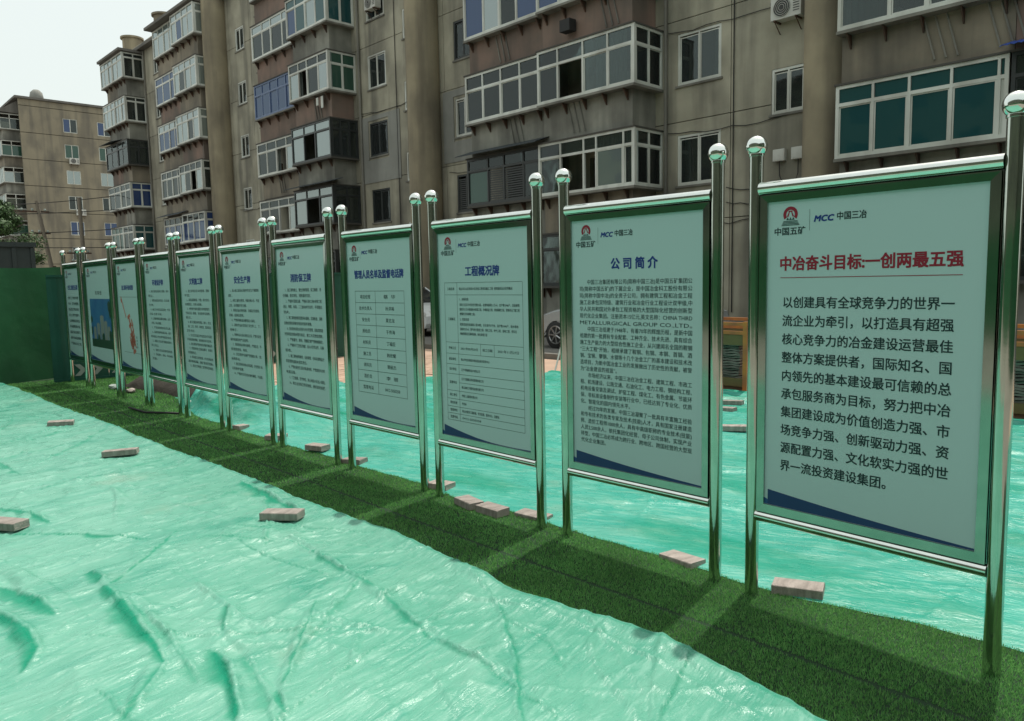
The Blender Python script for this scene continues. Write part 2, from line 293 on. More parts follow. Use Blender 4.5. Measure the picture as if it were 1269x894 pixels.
# ------------------------------------------------------------------ tarpaulins
def tarp_mat(back=False):
    m = bpy.data.materials.new('green_tarpaulin_film'); m.use_nodes = True; N = m.node_tree.nodes; L = m.node_tree.links; b = N['Principled BSDF']
    tc = N.new('ShaderNodeTexCoord'); A = .36 if back else 1.82
    def nz(sc, st=(1, 1, 1), det=6, rot=0, dist=0):
        mp = N.new('ShaderNodeMapping'); mp.vector_type = 'TEXTURE'; mp.inputs['Scale'].default_value = st; mp.inputs['Rotation'].default_value = (0, 0, rot); L.new(tc.outputs['Object'], mp.inputs[0])
        n = N.new('ShaderNodeTexNoise'); n.inputs['Scale'].default_value = sc; n.inputs['Detail'].default_value = det; n.inputs['Distortion'].default_value = dist; L.new(mp.outputs[0], n.inputs[0]); return n.outputs[0]
    def rg(s, a, c, lo=0, hi=1):
        r = N.new('ShaderNodeMapRange'); r.inputs[1].default_value = a; r.inputs[2].default_value = c; r.inputs[3].default_value = lo; r.inputs[4].default_value = hi; L.new(s, r.inputs[0]); return r.outputs[0]
    def mix(a, bb, f):
        x = N.new('ShaderNodeMix'); x.data_type = 'RGBA'
        for k, v in ((6, a), (7, bb)):
            if isinstance(v, tuple): x.inputs[k].default_value = (*v, 1)
            else: L.new(v, x.inputs[k])
        L.new(f, x.inputs[0]); return x.outputs[2]
    c = mix((.035, .34, .265) if back else (.095, .35, .25), (.065, .40, .315) if back else (.15, .405, .30), rg(nz(1.1, det=5), .35, .65))
    c = mix(c, (.20, .44, .34), rg(nz(5, (2.6, 1, 1), 8, A, .6), .5, .75, 0, .55))       # where the film lies flat on pale sand
    c = mix(c, (.28, .38, .29), rg(nz(1.7, det=7), .62, .78, 0, .6))                          # sand showing through
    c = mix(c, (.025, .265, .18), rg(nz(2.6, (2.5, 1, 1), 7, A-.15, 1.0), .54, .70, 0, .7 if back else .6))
    c = mix(c, (.27, .52, .42), rg(nz(34, (8, 1, 1), 6, A, .3), .52, .70, 0, .5))  # pale streaks: sheen of the film painted into its colour
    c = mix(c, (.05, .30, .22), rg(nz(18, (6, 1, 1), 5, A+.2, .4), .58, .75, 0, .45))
    at = N.new('ShaderNodeAttribute'); at.attribute_name = 'layer_shade'
    c = mix(c, (.003, .235, .135), at.outputs['Fac'])  # fold shading painted into the colour, along with doubled film
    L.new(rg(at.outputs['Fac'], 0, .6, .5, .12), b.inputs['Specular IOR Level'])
    L.new(c, b.inputs['Base Color'])
    L.new(rg(nz(9, det=4), .3, .7, .20, .40), b.inputs['Roughness']); b.inputs['Sheen Weight'].default_value = 0
    # fine creases: ridged noise in several directions
    hs = None
    for sc, st, rot, k in ((16, (6, 1, 1), A, .42), (13, (5, 1, 1), A+.5, .18), (44, (6, 1, 1), A-.1, .40), (22, (3, 1, 1), .3, .10), (130, (1, 1, 1), 0, .10)):
        n = nz(sc, st, 3, rot, .8); a = N.new('ShaderNodeMath'); a.operation = 'SUBTRACT'; L.new(n, a.inputs[0]); a.inputs[1].default_value = .5
        ab = N.new('ShaderNodeMath'); ab.operation = 'ABSOLUTE'; L.new(a.outputs[0], ab.inputs[0]); ml = N.new('ShaderNodeMath'); ml.operation = 'MULTIPLY'; ml.inputs[1].default_value = -k; L.new(ab.outputs[0], ml.inputs[0])
        if hs is None: hs = ml.outputs[0]
        else:
            ad = N.new('ShaderNodeMath'); L.new(hs, ad.inputs[0]); L.new(ml.outputs[0], ad.inputs[1]); hs = ad.outputs[0]
    for sc, st, rot, k in ((3.5, (3, 1, 1), A, .15), (11, (3.6, 1, 1), A+.15, .06), (7, (2, 1, 1), .2, .04)):
        mp = N.new('ShaderNodeMapping'); mp.vector_type = 'TEXTURE'; mp.inputs['Scale'].default_value = st; mp.inputs['Rotation'].default_value = (0, 0, rot); L.new(tc.outputs['Object'], mp.inputs[0])
        dn = N.new('ShaderNodeTexNoise'); dn.inputs['Scale'].default_value = 3; L.new(mp.outputs[0], dn.inputs[0]); vm = N.new('ShaderNodeVectorMath'); vm.operation = 'MULTIPLY_ADD'; vm.inputs[1].default_value = (.35, .35, 0); L.new(dn.outputs['Color'], vm.inputs[0]); L.new(mp.outputs[0], vm.inputs[2])
        vo = N.new('ShaderNodeTexVoronoi'); vo.inputs['Scale'].default_value = sc; L.new(vm.outputs[0], vo.inputs[0]); ma = N.new('ShaderNodeMath'); ma.operation = 'MULTIPLY_ADD'; ma.inputs[1].default_value = -k*2; L.new(vo.outputs['Distance'], ma.inputs[0]); L.new(hs, ma.inputs[2]); hs = ma.outputs[0]
    bp = N.new('ShaderNodeBump'); bp.inputs['Strength'].default_value = .62; bp.inputs['Distance'].default_value = .03; L.new(hs, bp.inputs['Height']); L.new(bp.outputs[0], b.inputs['Normal'])
    return m
TM = tarp_mat(); TMB = tarp_mat(True)
def seg_d(x, y, pts):
    """distance to polyline, signed side (positive = camera side, -y), and param"""
    best = np.full(x.shape, 1e9); sg = np.zeros(x.shape); tt = np.zeros(x.shape); n = len(pts)-1
    for k in range(n):
        (ax, ay), (bx, by) = pts[k], pts[k+1]; dx, dy = bx-ax, by-ay; L2 = dx*dx+dy*dy
        t = np.clip(((x-ax)*dx+(y-ay)*dy)/L2, 0, 1); px = x-(ax+t*dx); py = y-(ay+t*dy); d = np.hypot(px, py); s = np.sign(-(dx*py-dy*px))
        m = d < best; best = np.where(m, d, best); sg = np.where(m, s, sg); tt = np.where(m, (k+t)/n, tt)
    return best, sg, tt
FOLDS = [  # polyline, height, width, side of the painted dark strip, strip width
 ([(-4.75, -2.30), (-4.33, -2.31), (-3.77, -2.36), (-3.28, -2.39)], .050, .10, 1, .085),
 ([(-4.12, -2.24), (-3.59, -2.28), (-3.1, -2.33)], .030, .07, 1, .03),
 ([(-5.8, -2.42), (-5.53, -2.18), (-5.05, -1.86)], .035, .08, -1, .05), ([(-6.7, -2.46), (-6.13, -2.34), (-5.9, -2.22)], .04, .09, -1, .08),
 ([(-5.1, -2.66), (-4.59, -2.63), (-4.2, -2.59)], .055, .12, 1, .09), ([(-4.6, -2.83), (-4.18, -2.75), (-3.88, -2.73), (-3.69, -2.82)], .055, .11, 1, .09),
 ([(-3.28, -2.39), (-3.11, -2.55), (-2.98, -2.64)], .035, .06, 1, .035), ([(-3.22, -2.19), (-2.94, -2.24), (-2.6, -2.33)], .045, .08, 1, .06),
 ([(-3.39, -1.61), (-3.06, -1.89), (-2.84, -2.06), (-2.5, -2.2)], .035, .07, 1, .03), ([(-4.1, -1.29), (-3.65, -1.33), (-3.06, -1.40), (-2.52, -1.44), (-2.13, -1.43), (-1.8, -1.47)], .035, .10, 1, .035),
 ([(-5.9, -.95), (-5.23, -.92), (-4.78, -.93)], .04, .06, 1, .05), ([(-4.6, -1.27), (-4.03, -1.27), (-3.68, -1.31)], .03, .07, 1, .03),
 ([(-3.66, -1.93), (-3.46, -2.03), (-2.86, -2.15)], .03, .08, 1, .03), ([(-2.55, -1.2), (-2.3, -1.5), (-2.1, -1.8)], .02, .08, 1, .0), ([(-2.2, -.95), (-1.95, -1.15), (-1.6, -1.3)], .022, .06, 1, .0),
 ([(-9.2, -2.2), (-8.2, -1.75), (-7.4, -1.5)], .035, .10, -1, .05), ([(-9.2, -3.1), (-8.0, -2.6), (-7.2, -2.3)], .03, .12, -1, .04), ([(-11.6, -1.25), (-11.0, -1.1), (-10.6, -1.05)], .05, .08, 1, .08), ([(-13, -1.4), (-12.2, -1.25), (-11.7, -1.2)], .04, .1, 1, .06),
 ([(-2.9, -1.1), (-2.7, -1.0), (-2.5, -.95)], .03, .05, 1, .0)]
BANDS = [  # dark fold bands: painted shading as well as doubled film
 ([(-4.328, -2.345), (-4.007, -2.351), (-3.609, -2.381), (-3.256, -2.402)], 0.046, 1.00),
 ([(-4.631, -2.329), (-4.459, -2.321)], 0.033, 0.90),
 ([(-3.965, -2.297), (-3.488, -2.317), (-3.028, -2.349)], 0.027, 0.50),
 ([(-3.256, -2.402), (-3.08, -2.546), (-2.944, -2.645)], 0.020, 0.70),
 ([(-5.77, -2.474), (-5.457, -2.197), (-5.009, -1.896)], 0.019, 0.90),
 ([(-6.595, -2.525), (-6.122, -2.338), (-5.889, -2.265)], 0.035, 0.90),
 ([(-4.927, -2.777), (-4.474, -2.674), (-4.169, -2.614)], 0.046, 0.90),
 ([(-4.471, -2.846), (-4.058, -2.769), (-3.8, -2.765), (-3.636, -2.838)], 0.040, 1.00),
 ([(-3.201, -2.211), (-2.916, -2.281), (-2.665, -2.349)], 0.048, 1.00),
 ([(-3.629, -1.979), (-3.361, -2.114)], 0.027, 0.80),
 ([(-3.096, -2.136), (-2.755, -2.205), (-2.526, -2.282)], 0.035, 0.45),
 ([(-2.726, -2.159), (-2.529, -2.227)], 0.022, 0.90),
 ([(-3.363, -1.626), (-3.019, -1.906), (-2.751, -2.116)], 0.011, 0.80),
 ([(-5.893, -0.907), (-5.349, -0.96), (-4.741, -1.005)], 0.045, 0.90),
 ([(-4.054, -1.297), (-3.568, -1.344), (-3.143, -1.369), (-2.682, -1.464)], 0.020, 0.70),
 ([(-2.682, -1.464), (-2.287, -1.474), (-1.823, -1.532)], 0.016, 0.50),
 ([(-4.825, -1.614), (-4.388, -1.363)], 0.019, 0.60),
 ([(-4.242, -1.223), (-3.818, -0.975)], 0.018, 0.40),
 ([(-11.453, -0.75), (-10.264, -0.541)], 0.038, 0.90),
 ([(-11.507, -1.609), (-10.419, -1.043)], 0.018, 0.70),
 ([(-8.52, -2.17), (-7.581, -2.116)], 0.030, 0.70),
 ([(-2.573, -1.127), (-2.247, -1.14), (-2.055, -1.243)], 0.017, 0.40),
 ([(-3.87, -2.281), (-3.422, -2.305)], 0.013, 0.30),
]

def creases(X, Y, z, n, seed, x0, x1, y0, y1, h=.009, A=1.82):
    """long thin taut creases running mostly one way across the film"""
    r = random.Random(seed)
    for k in range(n):
        cx, cy = r.uniform(x0, x1), r.uniform(y0, y1); a = r.gauss(A, .3) if r.random() < .72 else r.uniform(0, PI); l = r.uniform(.25, 1.1); dx, dy = math.cos(a), math.sin(a)
        m = (np.abs(X-cx) < l+.1) & (np.abs(Y-cy) < l+.1)
        if not m.any(): continue
        x, y = X[m]-cx, Y[m]-cy; u = x*dx+y*dy; v = -x*dy+y*dx+.05*l*np.sin(u*2.2/l+k); t = np.clip(1-np.abs(u)/l, 0, 1); w_ = r.uniform(.012, .035)
        side = np.where(v > 0, w_*.5, w_*1.8); z[m] += h*r.uniform(.4, 1.2)*t**.6*np.clip(1-np.abs(v)/side, 0, 1)
    return z
def tarp_h(X, Y, seed, amp=1.0, A=1.82):
    z = .012+amp*(.045*(fbm(X*.9, Y*.9, seed, 3)-.3).clip(0)+.02*(fbm(X*2.1+Y, Y*2.6, seed+5, 4)-.35).clip(0))
    c, q = math.cos(A), math.sin(A); U = X*c+Y*q; W2 = -X*q+Y*c; w1 = fbm(X*1.3+5, Y*1.3, seed+9, 2)*1.6
    rd = 1-np.abs(2*vnoise(U*.8+w1, W2*3.2+w1, seed+21)-1); z += amp*.011*rd**4
    rd = 1-np.abs(2*vnoise(U*2.2+w1, W2*8+w1*1.5, seed+31)-1); z += amp*.004*rd**3
    rd = 1-np.abs(2*vnoise(X*3.2+w1*2, Y*2.4-X*.6+w1*2, seed+41)-1); z += amp*.008*rd**6
    rd = 1-np.abs(2*vnoise(U*5+w1, W2*17+w1*2, seed+51)-1); z += amp*.0018*rd**2
    rd = 1-np.abs(2*vnoise((X*.86-Y*.5)*4+w1*3, (X*.5+Y*.86)*9+w1*2, seed+61)-1); z += amp*.004*rd**5
    return z
BR = [ # x, y, rot, length, label, z
 (-1.77, .16, 20, .24, 'grey paving brick on the rear tarpaulin behind the nearest signboard with the red heading', .0),
 (-2.44, .13, -8, .24, 'grey paving brick half hidden in turf behind the company profile signboard', -.022),
 (-4.13, -.02, -10, .22, 'pinkish brick on the turf under the project table signboard, left one of a pair', .005),
 (-3.88, -.02, 0, .22, 'pinkish brick on the turf under the project table signboard, right one of a pair', .005),
 (-3.62, .12, 8, .24, 'flat brick behind the right post of the project table signboard', -.02),
 (-4.66, .14, 10, .2, 'brick tucked behind the pair of posts left of the project table signboard', .0),
 (-6.58, .14, 15, .22, 'brick on the rear tarpaulin edge beneath the fire safety signboard', .02),
 (-7.4, .12, 40, .2, 'brick at the turf edge beneath the gap between the fifth and sixth signboards', .01),
 (-8.27, .13, 0, .16, 'dark brick at the turf edge behind the sixth signboard', .0),
 (-5.9, .13, 20, .2, 'brick close behind the left post of the staff table signboard', -.005),
 (-4.77, -1.12, 38, .27, 'grey paving brick on the foreground tarpaulin near the turf edge', .03),
 (-5.93, -2.50, 32, .26, 'grey paving brick at the left edge of the photo on the foreground tarpaulin', .03),
 (-7.75, -1.27, 62, .30, 'reddish grey brick farther back on the foreground tarpaulin, second from the turf corner', .03),
 (-10.0, -1.26, 70, .26, 'farthest brick on the foreground tarpaulin, lying near the corner by the green net wall', .03),
 (-4.13, 3.5, 30, .26, 'nearest of the three bricks seen through the gap left of the nearest signboard', .03),
 (-4.8, 4.4, 5, .24, 'middle one of the three bricks seen through the gap left of the nearest signboard', .03),
 (-5.0, 4.9, 15, .24, 'farthest of the three bricks seen through the gap left of the nearest signboard', .03)]
def tarp_front():
    xr = np.concatenate([np.arange(-15.6, -9, .045), np.arange(-9, -5.5, .022), np.arange(-5.5, -.9, .0105), np.arange(-.9, 1.2, .04)])
    tv = np.concatenate([np.linspace(0, .06, 5)[:-1], np.arange(.06, 2.2, .0115), np.arange(2.2, 6.5, .07)])
    X, T = np.meshgrid(xr, tv); Y = edge_y(X)-T
    z = tarp_h(X, Y, 7); lay_shade = np.zeros(X.shape)
    z = creases(X, Y, z, 150, 3, -6, 0, -3.2, -.8); z = creases(X, Y, z, 90, 4, -15, -6, -4, -.9, .014)
    for pts, h, wd, side, bw in FOLDS:
        h *= .42; bw = 0
        d, s, t = seg_d(X+.05*(vnoise(X*4, Y*4, 61)-.5), Y+.07*(vnoise(X*3.3, Y*3.3, 62)-.5), pts); fade = np.clip(np.minimum(t, 1-t)*4+.05, 0, 1)**.7; jit = .7+.6*vnoise(X*2.5, Y*2.5, 77)
        sd = d*s*side
        prof = np.where(sd > 0, np.clip(1-d/(wd*.5), 0, 1)**1.5*(3-2*np.clip(1-d/(wd*.5), 0, 1)**.75), np.clip(1-d/(wd*1.5), 0, 1)**2)
        z += h*prof*fade*jit
        if bw:
            b = np.clip((bw*fade*jit*(.75+.5*vnoise(X*14, Y*14, 63))-sd)/.03, 0, 1)*np.clip((sd+.012)/.03, 0, 1)*np.clip(np.minimum(t, 1-t)*12, 0, 1)
            lay_shade = np.maximum(lay_shade, b*.85)
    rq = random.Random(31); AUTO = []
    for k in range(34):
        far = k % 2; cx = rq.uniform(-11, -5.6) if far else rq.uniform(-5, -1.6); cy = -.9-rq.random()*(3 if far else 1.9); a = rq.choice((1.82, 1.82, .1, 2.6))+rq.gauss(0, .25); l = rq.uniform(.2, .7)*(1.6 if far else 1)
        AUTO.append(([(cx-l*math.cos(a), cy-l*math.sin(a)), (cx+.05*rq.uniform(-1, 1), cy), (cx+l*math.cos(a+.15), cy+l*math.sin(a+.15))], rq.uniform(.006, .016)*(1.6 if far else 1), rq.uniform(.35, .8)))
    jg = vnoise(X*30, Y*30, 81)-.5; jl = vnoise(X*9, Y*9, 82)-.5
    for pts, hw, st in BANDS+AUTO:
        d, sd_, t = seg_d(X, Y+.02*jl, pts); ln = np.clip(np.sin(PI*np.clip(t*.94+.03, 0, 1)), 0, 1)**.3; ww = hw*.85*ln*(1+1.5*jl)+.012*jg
        lay_shade = np.maximum(lay_shade, st*np.where(sd_ < 0, np.clip((ww*.8-d)/.012, 0, 1), np.clip((ww*1.7-d)/np.maximum(ww*1.7, .004), 0, 1)**.8)); z += .010*np.exp(-((d-ww)/.010)**2)*ln*(sd_ < 0)
    for bx_, by_, *_r in BR[:17]:
        if by_ < -.5:
            rr = np.hypot(X-bx_, Y-by_); th = np.arctan2(Y-by_, X-bx_); z += .010*np.clip(np.cos(th*6+bx_*3), 0, 1)**3*np.exp(-((rr-.26)/.13)**2); z -= .008*np.exp(-(rr/.16)**2)
    # hem lapping on the turf
    z += .016*np.exp(-(T/.14)**2)*(.8+.5*vnoise(X*3, X*0, 5)); lay_shade = np.maximum(lay_shade, np.where((T > .028) & (T < .036), .45, 0))
    z += .03*np.exp(-((T-.05)/.05)**2)*np.clip(vnoise(X*2.3, X*0+3, 15)-.45, 0, 1)
    z = np.where(T < .001, np.maximum(z-.012, .018), z)
    V = np.stack([X, Y, z], -1).reshape(-1, 3); ny, nx = X.shape; I = np.arange(ny*nx).reshape(ny, nx)
    F = np.stack([I[:-1, :-1], I[1:, :-1], I[1:, 1:], I[:-1, 1:]], -1).reshape(-1, 4)
    o = np_mesh('green_tarpaulin', V, F, TM, attr=('layer_shade', lay_shade)); return o
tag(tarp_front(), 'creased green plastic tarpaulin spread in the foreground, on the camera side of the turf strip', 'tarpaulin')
BX = np.array([.1, .4, .9, 1.67, 2.67, 4.06, 5.2, 5.71, 6.0]); BB = np.array([-11.3, -11.5, -11.4, -11.2, -10.55, -9.95, -9.2, -8.94, -8.8])
def tarp_back():
    xr = np.concatenate([np.arange(-11.7, -6, .03), np.arange(-6, 4, .022)]); tv = np.concatenate([np.linspace(0, .045, 9)[:-1], np.linspace(.045, 1, 250)])
    X, T = np.meshgrid(xr, tv); yb = back_y(X); Y = yb+(5.72+.05*np.sin(X*2.1)-yb)*T
    z = tarp_h(X, Y, 91, .9, .36)+np.clip((-7.2-X)/3, 0, 1)*(.09*(fbm(X*2.2, Y*3.0, 55, 4)-.3).clip(0)+.05*(1-np.abs(2*vnoise(X*2+Y, Y*4, 3)-1))**3)
    z += .30*np.exp(-(((X+9.5)/1.0)**4+((Y-.62)/.32)**2))*(.75+.5*vnoise(X*2.5, Y*3, 71))+.20*np.exp(-(((X+8.2)/.7)**2+((Y-.75)/.35)**2))
    z = creases(X, Y, z, 260, 9, -11, 0, .2, 5.6, .02, .36)
    z += .04*np.exp(-((1-T)/.02)**2); z = .008+(z-.008)*np.clip(T*5/.16, 0, 1)
    lay_shade = np.clip((vnoise(X*.9+Y*.4, Y*2.4, 12)-.62)*6, 0, 1)*.45+np.where(1-T < .012, .6, 0)+np.clip((-7-X)/2, 0, 1)*np.clip((vnoise(X*2.2+Y, Y*7, 14)-.6)*8, 0, 1)*.6
    V = np.stack([X, Y, z], -1).reshape(-1, 3); ny, nx = X.shape; I = np.arange(ny*nx).reshape(ny, nx)
    F = np.stack([I[:-1, :-1], I[:-1, 1:], I[1:, 1:], I[1:, :-1]], -1).reshape(-1, 4)
    keep = (X >= np.interp(Y, BX, BB)+.05*np.sin(Y*9)).ravel()[F].all(1); F = F[keep]
    return np_mesh('green_tarpaulin', V, F, TMB, attr=('layer_shade', lay_shade))
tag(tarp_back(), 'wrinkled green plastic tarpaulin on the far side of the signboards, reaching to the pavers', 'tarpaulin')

# ------------------------------------------------------------------ paving bricks lying about
for x, y, r, ln, lab, z in BR:
    b = MB(); b.box(-.5, .5, -.06, .06, -.026, .026)
    o = b.build('paving_brick', 'brick', fix=True, bevel=.005); o.scale = (ln, 1, 1); o.location = (x, y, z+.028); o.rotation_euler = (random.Random(x).uniform(-.04, .04), random.Random(y).uniform(-.05, .05), math.radians(r))
    for v in o.data.vertices: v.co += Vector((random.uniform(-.002, .002)/ln, random.uniform(-.002, .002), random.uniform(-.0015, .0015)))
    tag(o, lab, 'brick', 'bricks weighing down the tarpaulins and turf')
ws = MB(); ws.tube([(-9.0, 5.9, 0), (-9.3, 6.6, .95)], .016, 8); tag(ws.build('white_stick', 'chev'), 'thin white stick leaning in the gap left of the company profile signboard', 'stick')
rb = MB(); rb.tube([(-10.75, -.3, .035), (-10.2, -.27, .03), (-9.9, -.1, .035), (-9.75, 0, .03)], .014, 8)
tag(rb.build('black_strap', 'black', smooth=True), 'thin black strap lying across the turf below the far signboards', 'strap')
for i, (x, y, s, l) in enumerate([(-13.2, .22, .09, 'pale rubble chunk at the foot of the green hoarding'), (-12.5, .25, .07, 'small pinkish rubble chunk right of the pale one by the hoarding'), (-10.3, .42, .12, 'white foam scrap on the turf edge by the dark soil bank')]):
    b = bmesh.new(); bmesh.ops.create_icosphere(b, subdivisions=2, radius=s)
    rr = random.Random(i)
    for v in b.verts: v.co = Vector((v.co.x*1.6, v.co.y, v.co.z*.5))*rr.uniform(.8, 1.15)
    me = bpy.data.meshes.new('rubble_chunk'); b.to_mesh(me); b.free(); me.materials.append(M['chev'] if i != 1 else M['brick'])
    o = bpy.data.objects.new('rubble_chunk', me); COL.objects.link(o); o.location = (x, y, .04); tag(o, l, 'rubble')

# ------------------------------------------------------------------ text
_ref = {}
def text_verts(body, bold=0., res=2, spacing=1.0):
    c = bpy.data.curves.new('t', 'FONT'); c.body = body; c.resolution_u = res; c.space_character = spacing
    o = bpy.data.objects.new('t', c); COL.objects.link(o); dg = bpy.context.evaluated_depsgraph_get(); dg.update()
    me = bpy.data.meshes.new_from_object(o.evaluated_get(dg)); nv = len(me.vertices)
    co = np.zeros(nv*3, np.float32); me.vertices.foreach_get('co', co); co = co.reshape(-1, 3)
    fs = [tuple(p.vertices) for p in me.polygons]; bpy.data.objects.remove(o); bpy.data.curves.remove(c); bpy.data.meshes.remove(me); return co, fs
def add_line(b, body, x0, x1, zc, h, bold=0., indent=0, full=None, y=0, shear=0, res=2):
    """CJK line: glyph cell height h, centred at zc, starting at x0. full = number of cells that fill x0..x1 (else fit whole text)"""
    co, fs = text_verts(body, 0, res)
    if len(co) == 0: return
    n = sum(1.0 if ord(ch) > 0x2000 else .56 for ch in body)
    if full is None: mn, mxx = co[:, 0].min(), co[:, 0].max(); sx = (x1-x0)/(mxx-mn); off = x0-mn*sx
    else: sx = (x1-x0)/full; off = x0+indent*sx
    sz = h/.92; X = co[:, 0]*sx+off+shear*(co[:, 1]-.38)*sz; Z = (co[:, 1]-.38)*sz+zc
    sh = [(0, 0)] if bold < .004 else [(-1, 0), (1, 0)] if bold < .015 else [(-1, -1), (1, -1), (-1, 1), (1, 1), (0, 0)]
    for q, (a_, c_) in enumerate(sh):
        dd = bold*sz*.9; b.pts(np.stack([X+a_*dd, np.full(len(X), y-q*.00008), Z+c_*dd*.8], 1).tolist(), fs)

# ------------------------------------------------------------------ signboards
POL = [-0.859, -1.933, -2.159, -3.204, -3.427, -4.497, -4.7, -5.738, -5.968, -7.025, -7.206, -8.265, -8.457, -9.508, -9.718, -10.761, -10.922, -11.942, -12.139, -13.534, -13.845, -14.761]
POY = [-0.05, -0.007, 0.02, 0.011, 0.006, 0.009, 0.017, 0.01, 0.009, 0.013, 0.005, 0.004, 0.003, 0.003, 0.002, -0.002, -0.012, -0.008, -0.02, 0.0, 0.0, -0.01]
body2 = ["　　中国三冶集团有限公司(简称中国三冶)是中国五矿集团公", "司(简称中国五矿)的下属企业，是中国冶金科工股份有限公", "司(简称中国中冶)的全资子公司，拥有建筑工程和冶金工程", "施工总承包双特级、建筑行业和冶金行业工程设计双甲级,中", "华人民共和国对外承包工程资格的大型国际化经营的创新型", "现代化企业集团。注册资本15亿元,英文名称：CHINA THIRD", "METALLURGICAL GROUP CO.,LTD。", "　　中国三冶组建于1948年，有着70年的辉煌历程，是新中国", "组建的第一批拥有专业配套、工种齐全、技术先进、具有综合", "施工生产能力的大型综合性施工企业，从兴建闻名全国的鞍钢", "“三大工程”开始，相继承建了鞍钢、包钢、本钢、首钢、酒", "钢、宝钢、攀钢、水钢等十几个冶金工厂的基本建设和技术改", "造项目，为新中国冶金工业的发展做出了历史性的贡献，被誉", "为“冶金建设的摇篮”。", "　　市场经济以来，中国三冶在冶金工程、建筑工程、市政工", "程、机场建设、公路交通、石油化工、电力工程、钢结构工程、", "机电设备安装及调试、炉窑工程、煤化工、有色金属、节能环", "保、非标准设备制作安装等行业中，已经达到了专业化、优质", "化、智能化的国内领先水平。", "　　经过70年的发展，中国三冶凝聚了一批具有丰富施工经验", "和专有技术的各类专家及技术(技能)人才，具有国家注册建造", "师、造价工程师1000余人，具有中高级职称的专业技术(技能)", "人员2,500余人，依托集团化经营、母子公司体制，实现产业", "转型，中国三冶必将成为跨行业、跨地区、跨国经营的大型现", "代化企业集团。"]
body1 = ["以创建具有全球竞争力的世界一", "流企业为牵引，以打造具有超强", "核心竞争力的冶金建设运营最佳", "整体方案提供者，国际知名、国", "内领先的基本建设最可信赖的总", "承包服务商为目标，努力把中冶", "集团建设成为价值创造力强、市", "场竞争力强、创新驱动力强、资", "源配置力强、文化软实力强的世", "界一流投资建设集团。"]
rules5 = ["1、施工现场建立、健全消防管理、保卫制度、责", "任明确，落实到位，消防器材完好。", "2、严格执行国家法规，严格执行施工用火审批工程", "建设，制度、标准、二三级动火作业时，不得擅自", "动火。", "3、施工现场按规定配置灭火器材，定期检查、消防", "设施应保持灵敏有效及时保养更换。", "4、重点防火部位必须有专人负责管理，配备消防器", "材及明显的防火警示标志，施工人员熟知消防。", "5、严格遵守、现场、禁烟区域严禁吸烟规定。", "6、严格执行门卫登记制度，出入人员凭证件、车辆", "验收。", "7、施工现场材料物资，妥善保管，仓库存放物品分", "类管理防盗防火落实责任。", "8、严禁在宿舍生活区内私接电线，严禁使用大功率", "电器设备。", "9、门卫值班、坚守岗位、防止闲杂人员出入现场。", "10、建立治安保卫责任制度、做好现场巡逻。"]
rules6 = ["1、进入施工现场必须遵守安全生产规章制", "度。", "2、未经三级安全教育、考核合格人员、不准", "上岗，必须戴好安全帽。", "3、现场设备必须经验收，合格后方准使用，", "机械，挂牌后使用。", "4、严禁穿拖鞋或赤脚等进入现场、", "5、高处作业必须系好 安全带 上、下、", "用梯子。", "6、特种作业人员必须持证上岗，严禁无证者", "操作机械及电气设备等。", "7、现场用电必须符合规范，严禁乱拉，不", "得 随意接线、电线。", "8、安全防护设施严禁擅自 拆、改、", "拆除移动。", "9、施工现场危险处必须设置、安全警示 标", "志及防护设施。", "10、严格执行安全技术操作规程，不违章。"]
rules7 = ["1、施工现场应当 封闭管理、围挡", "牢固。", "2、现场道路畅通、平整、排水良好、", "场地整洁、无积水现象。", "3、材料按平面布置图分类堆放整齐，", "不得 侵占 道路、安全防护设施等，", "标识。", "4、施工垃圾应及时清运，施工、作业", "面、工完、料尽、场地清、保持清洁", "卫生良好。", "5、办公区生活区与作业区应分开设置", "并采取隔离措施、宿舍通风采光良好。", "6、施工现场严禁焚烧各类废弃物品等", "7、食堂应符合卫生标准要求，炊事员", "持健康证。", "8、夜间施工应经批准，并公告附近的", "居民取得谅解、做好 防扰民措施。", "9、建立文明施工管理责任制度。"]
rules8 = ["1、施工现场采取防尘措施、洒水", "降尘。", "2、建筑垃圾应及时清运，生活垃圾", "分类。", "3、施工污水经沉淀后排放、不得", "污染 水源 环境。", "4、运输车辆采取覆盖措施、出场", "冲洗、防止遗撒。", "5、严禁现场焚烧各类垃圾。", "6、选用低噪声机械设备、减少", "夜间施工作业影响居民休息。", "7、裸露土方应进行覆盖或绿化、", "防止扬尘。", "8、油料化学品妥善存放处理。", "9、节约用水、用电、节约材料", "资源。"]
rules11 = ["农民工工资按月足额", "支付、实名制管理，", "依法签订劳动合同，", "设立工资专用账户、", "公示举报投诉电话。", "劳动保障监察大队，", "建设行政主管部门，", "维护合法权益保障。", "严禁拖欠克扣工资。"]
T4 = [("项目经理", "蔡  华"), ("技术负责人", "孙洪裕"), ("安全员", "夏志龙"), ("质检员", "于传海"), ("材料员", "丁福臣"), ("施工员", "韩世耀"), ("资料员", "郭丽杰"), ("造价员", "李  丽"), ("监督电话", "0412-5050258")]
LBL = ["nearest, rightmost signboard of the row with a red heading and large body text",
 "second signboard from the right, blue four-character heading over dense small text",
 "third signboard from the right, blue heading over a ruled table of many rows",
 "fourth signboard from the right, two-column staff table ending in a telephone number",
 "fifth signboard from the right, dense rules, left neighbour of the staff table board",
 "sixth signboard from the right with numbered rules spaced in short pairs of lines",
 "seventh signboard from the right, rules board two places right of the red plan drawing",
 "eighth signboard from the right, rules board directly right of the red plan drawing",
 "signboard showing a slanting red site plan drawing, third from the far end",
 "signboard showing a picture of buildings against blue sky, second from the far end",
 "farthest signboard in the row, beside the green net wall"]
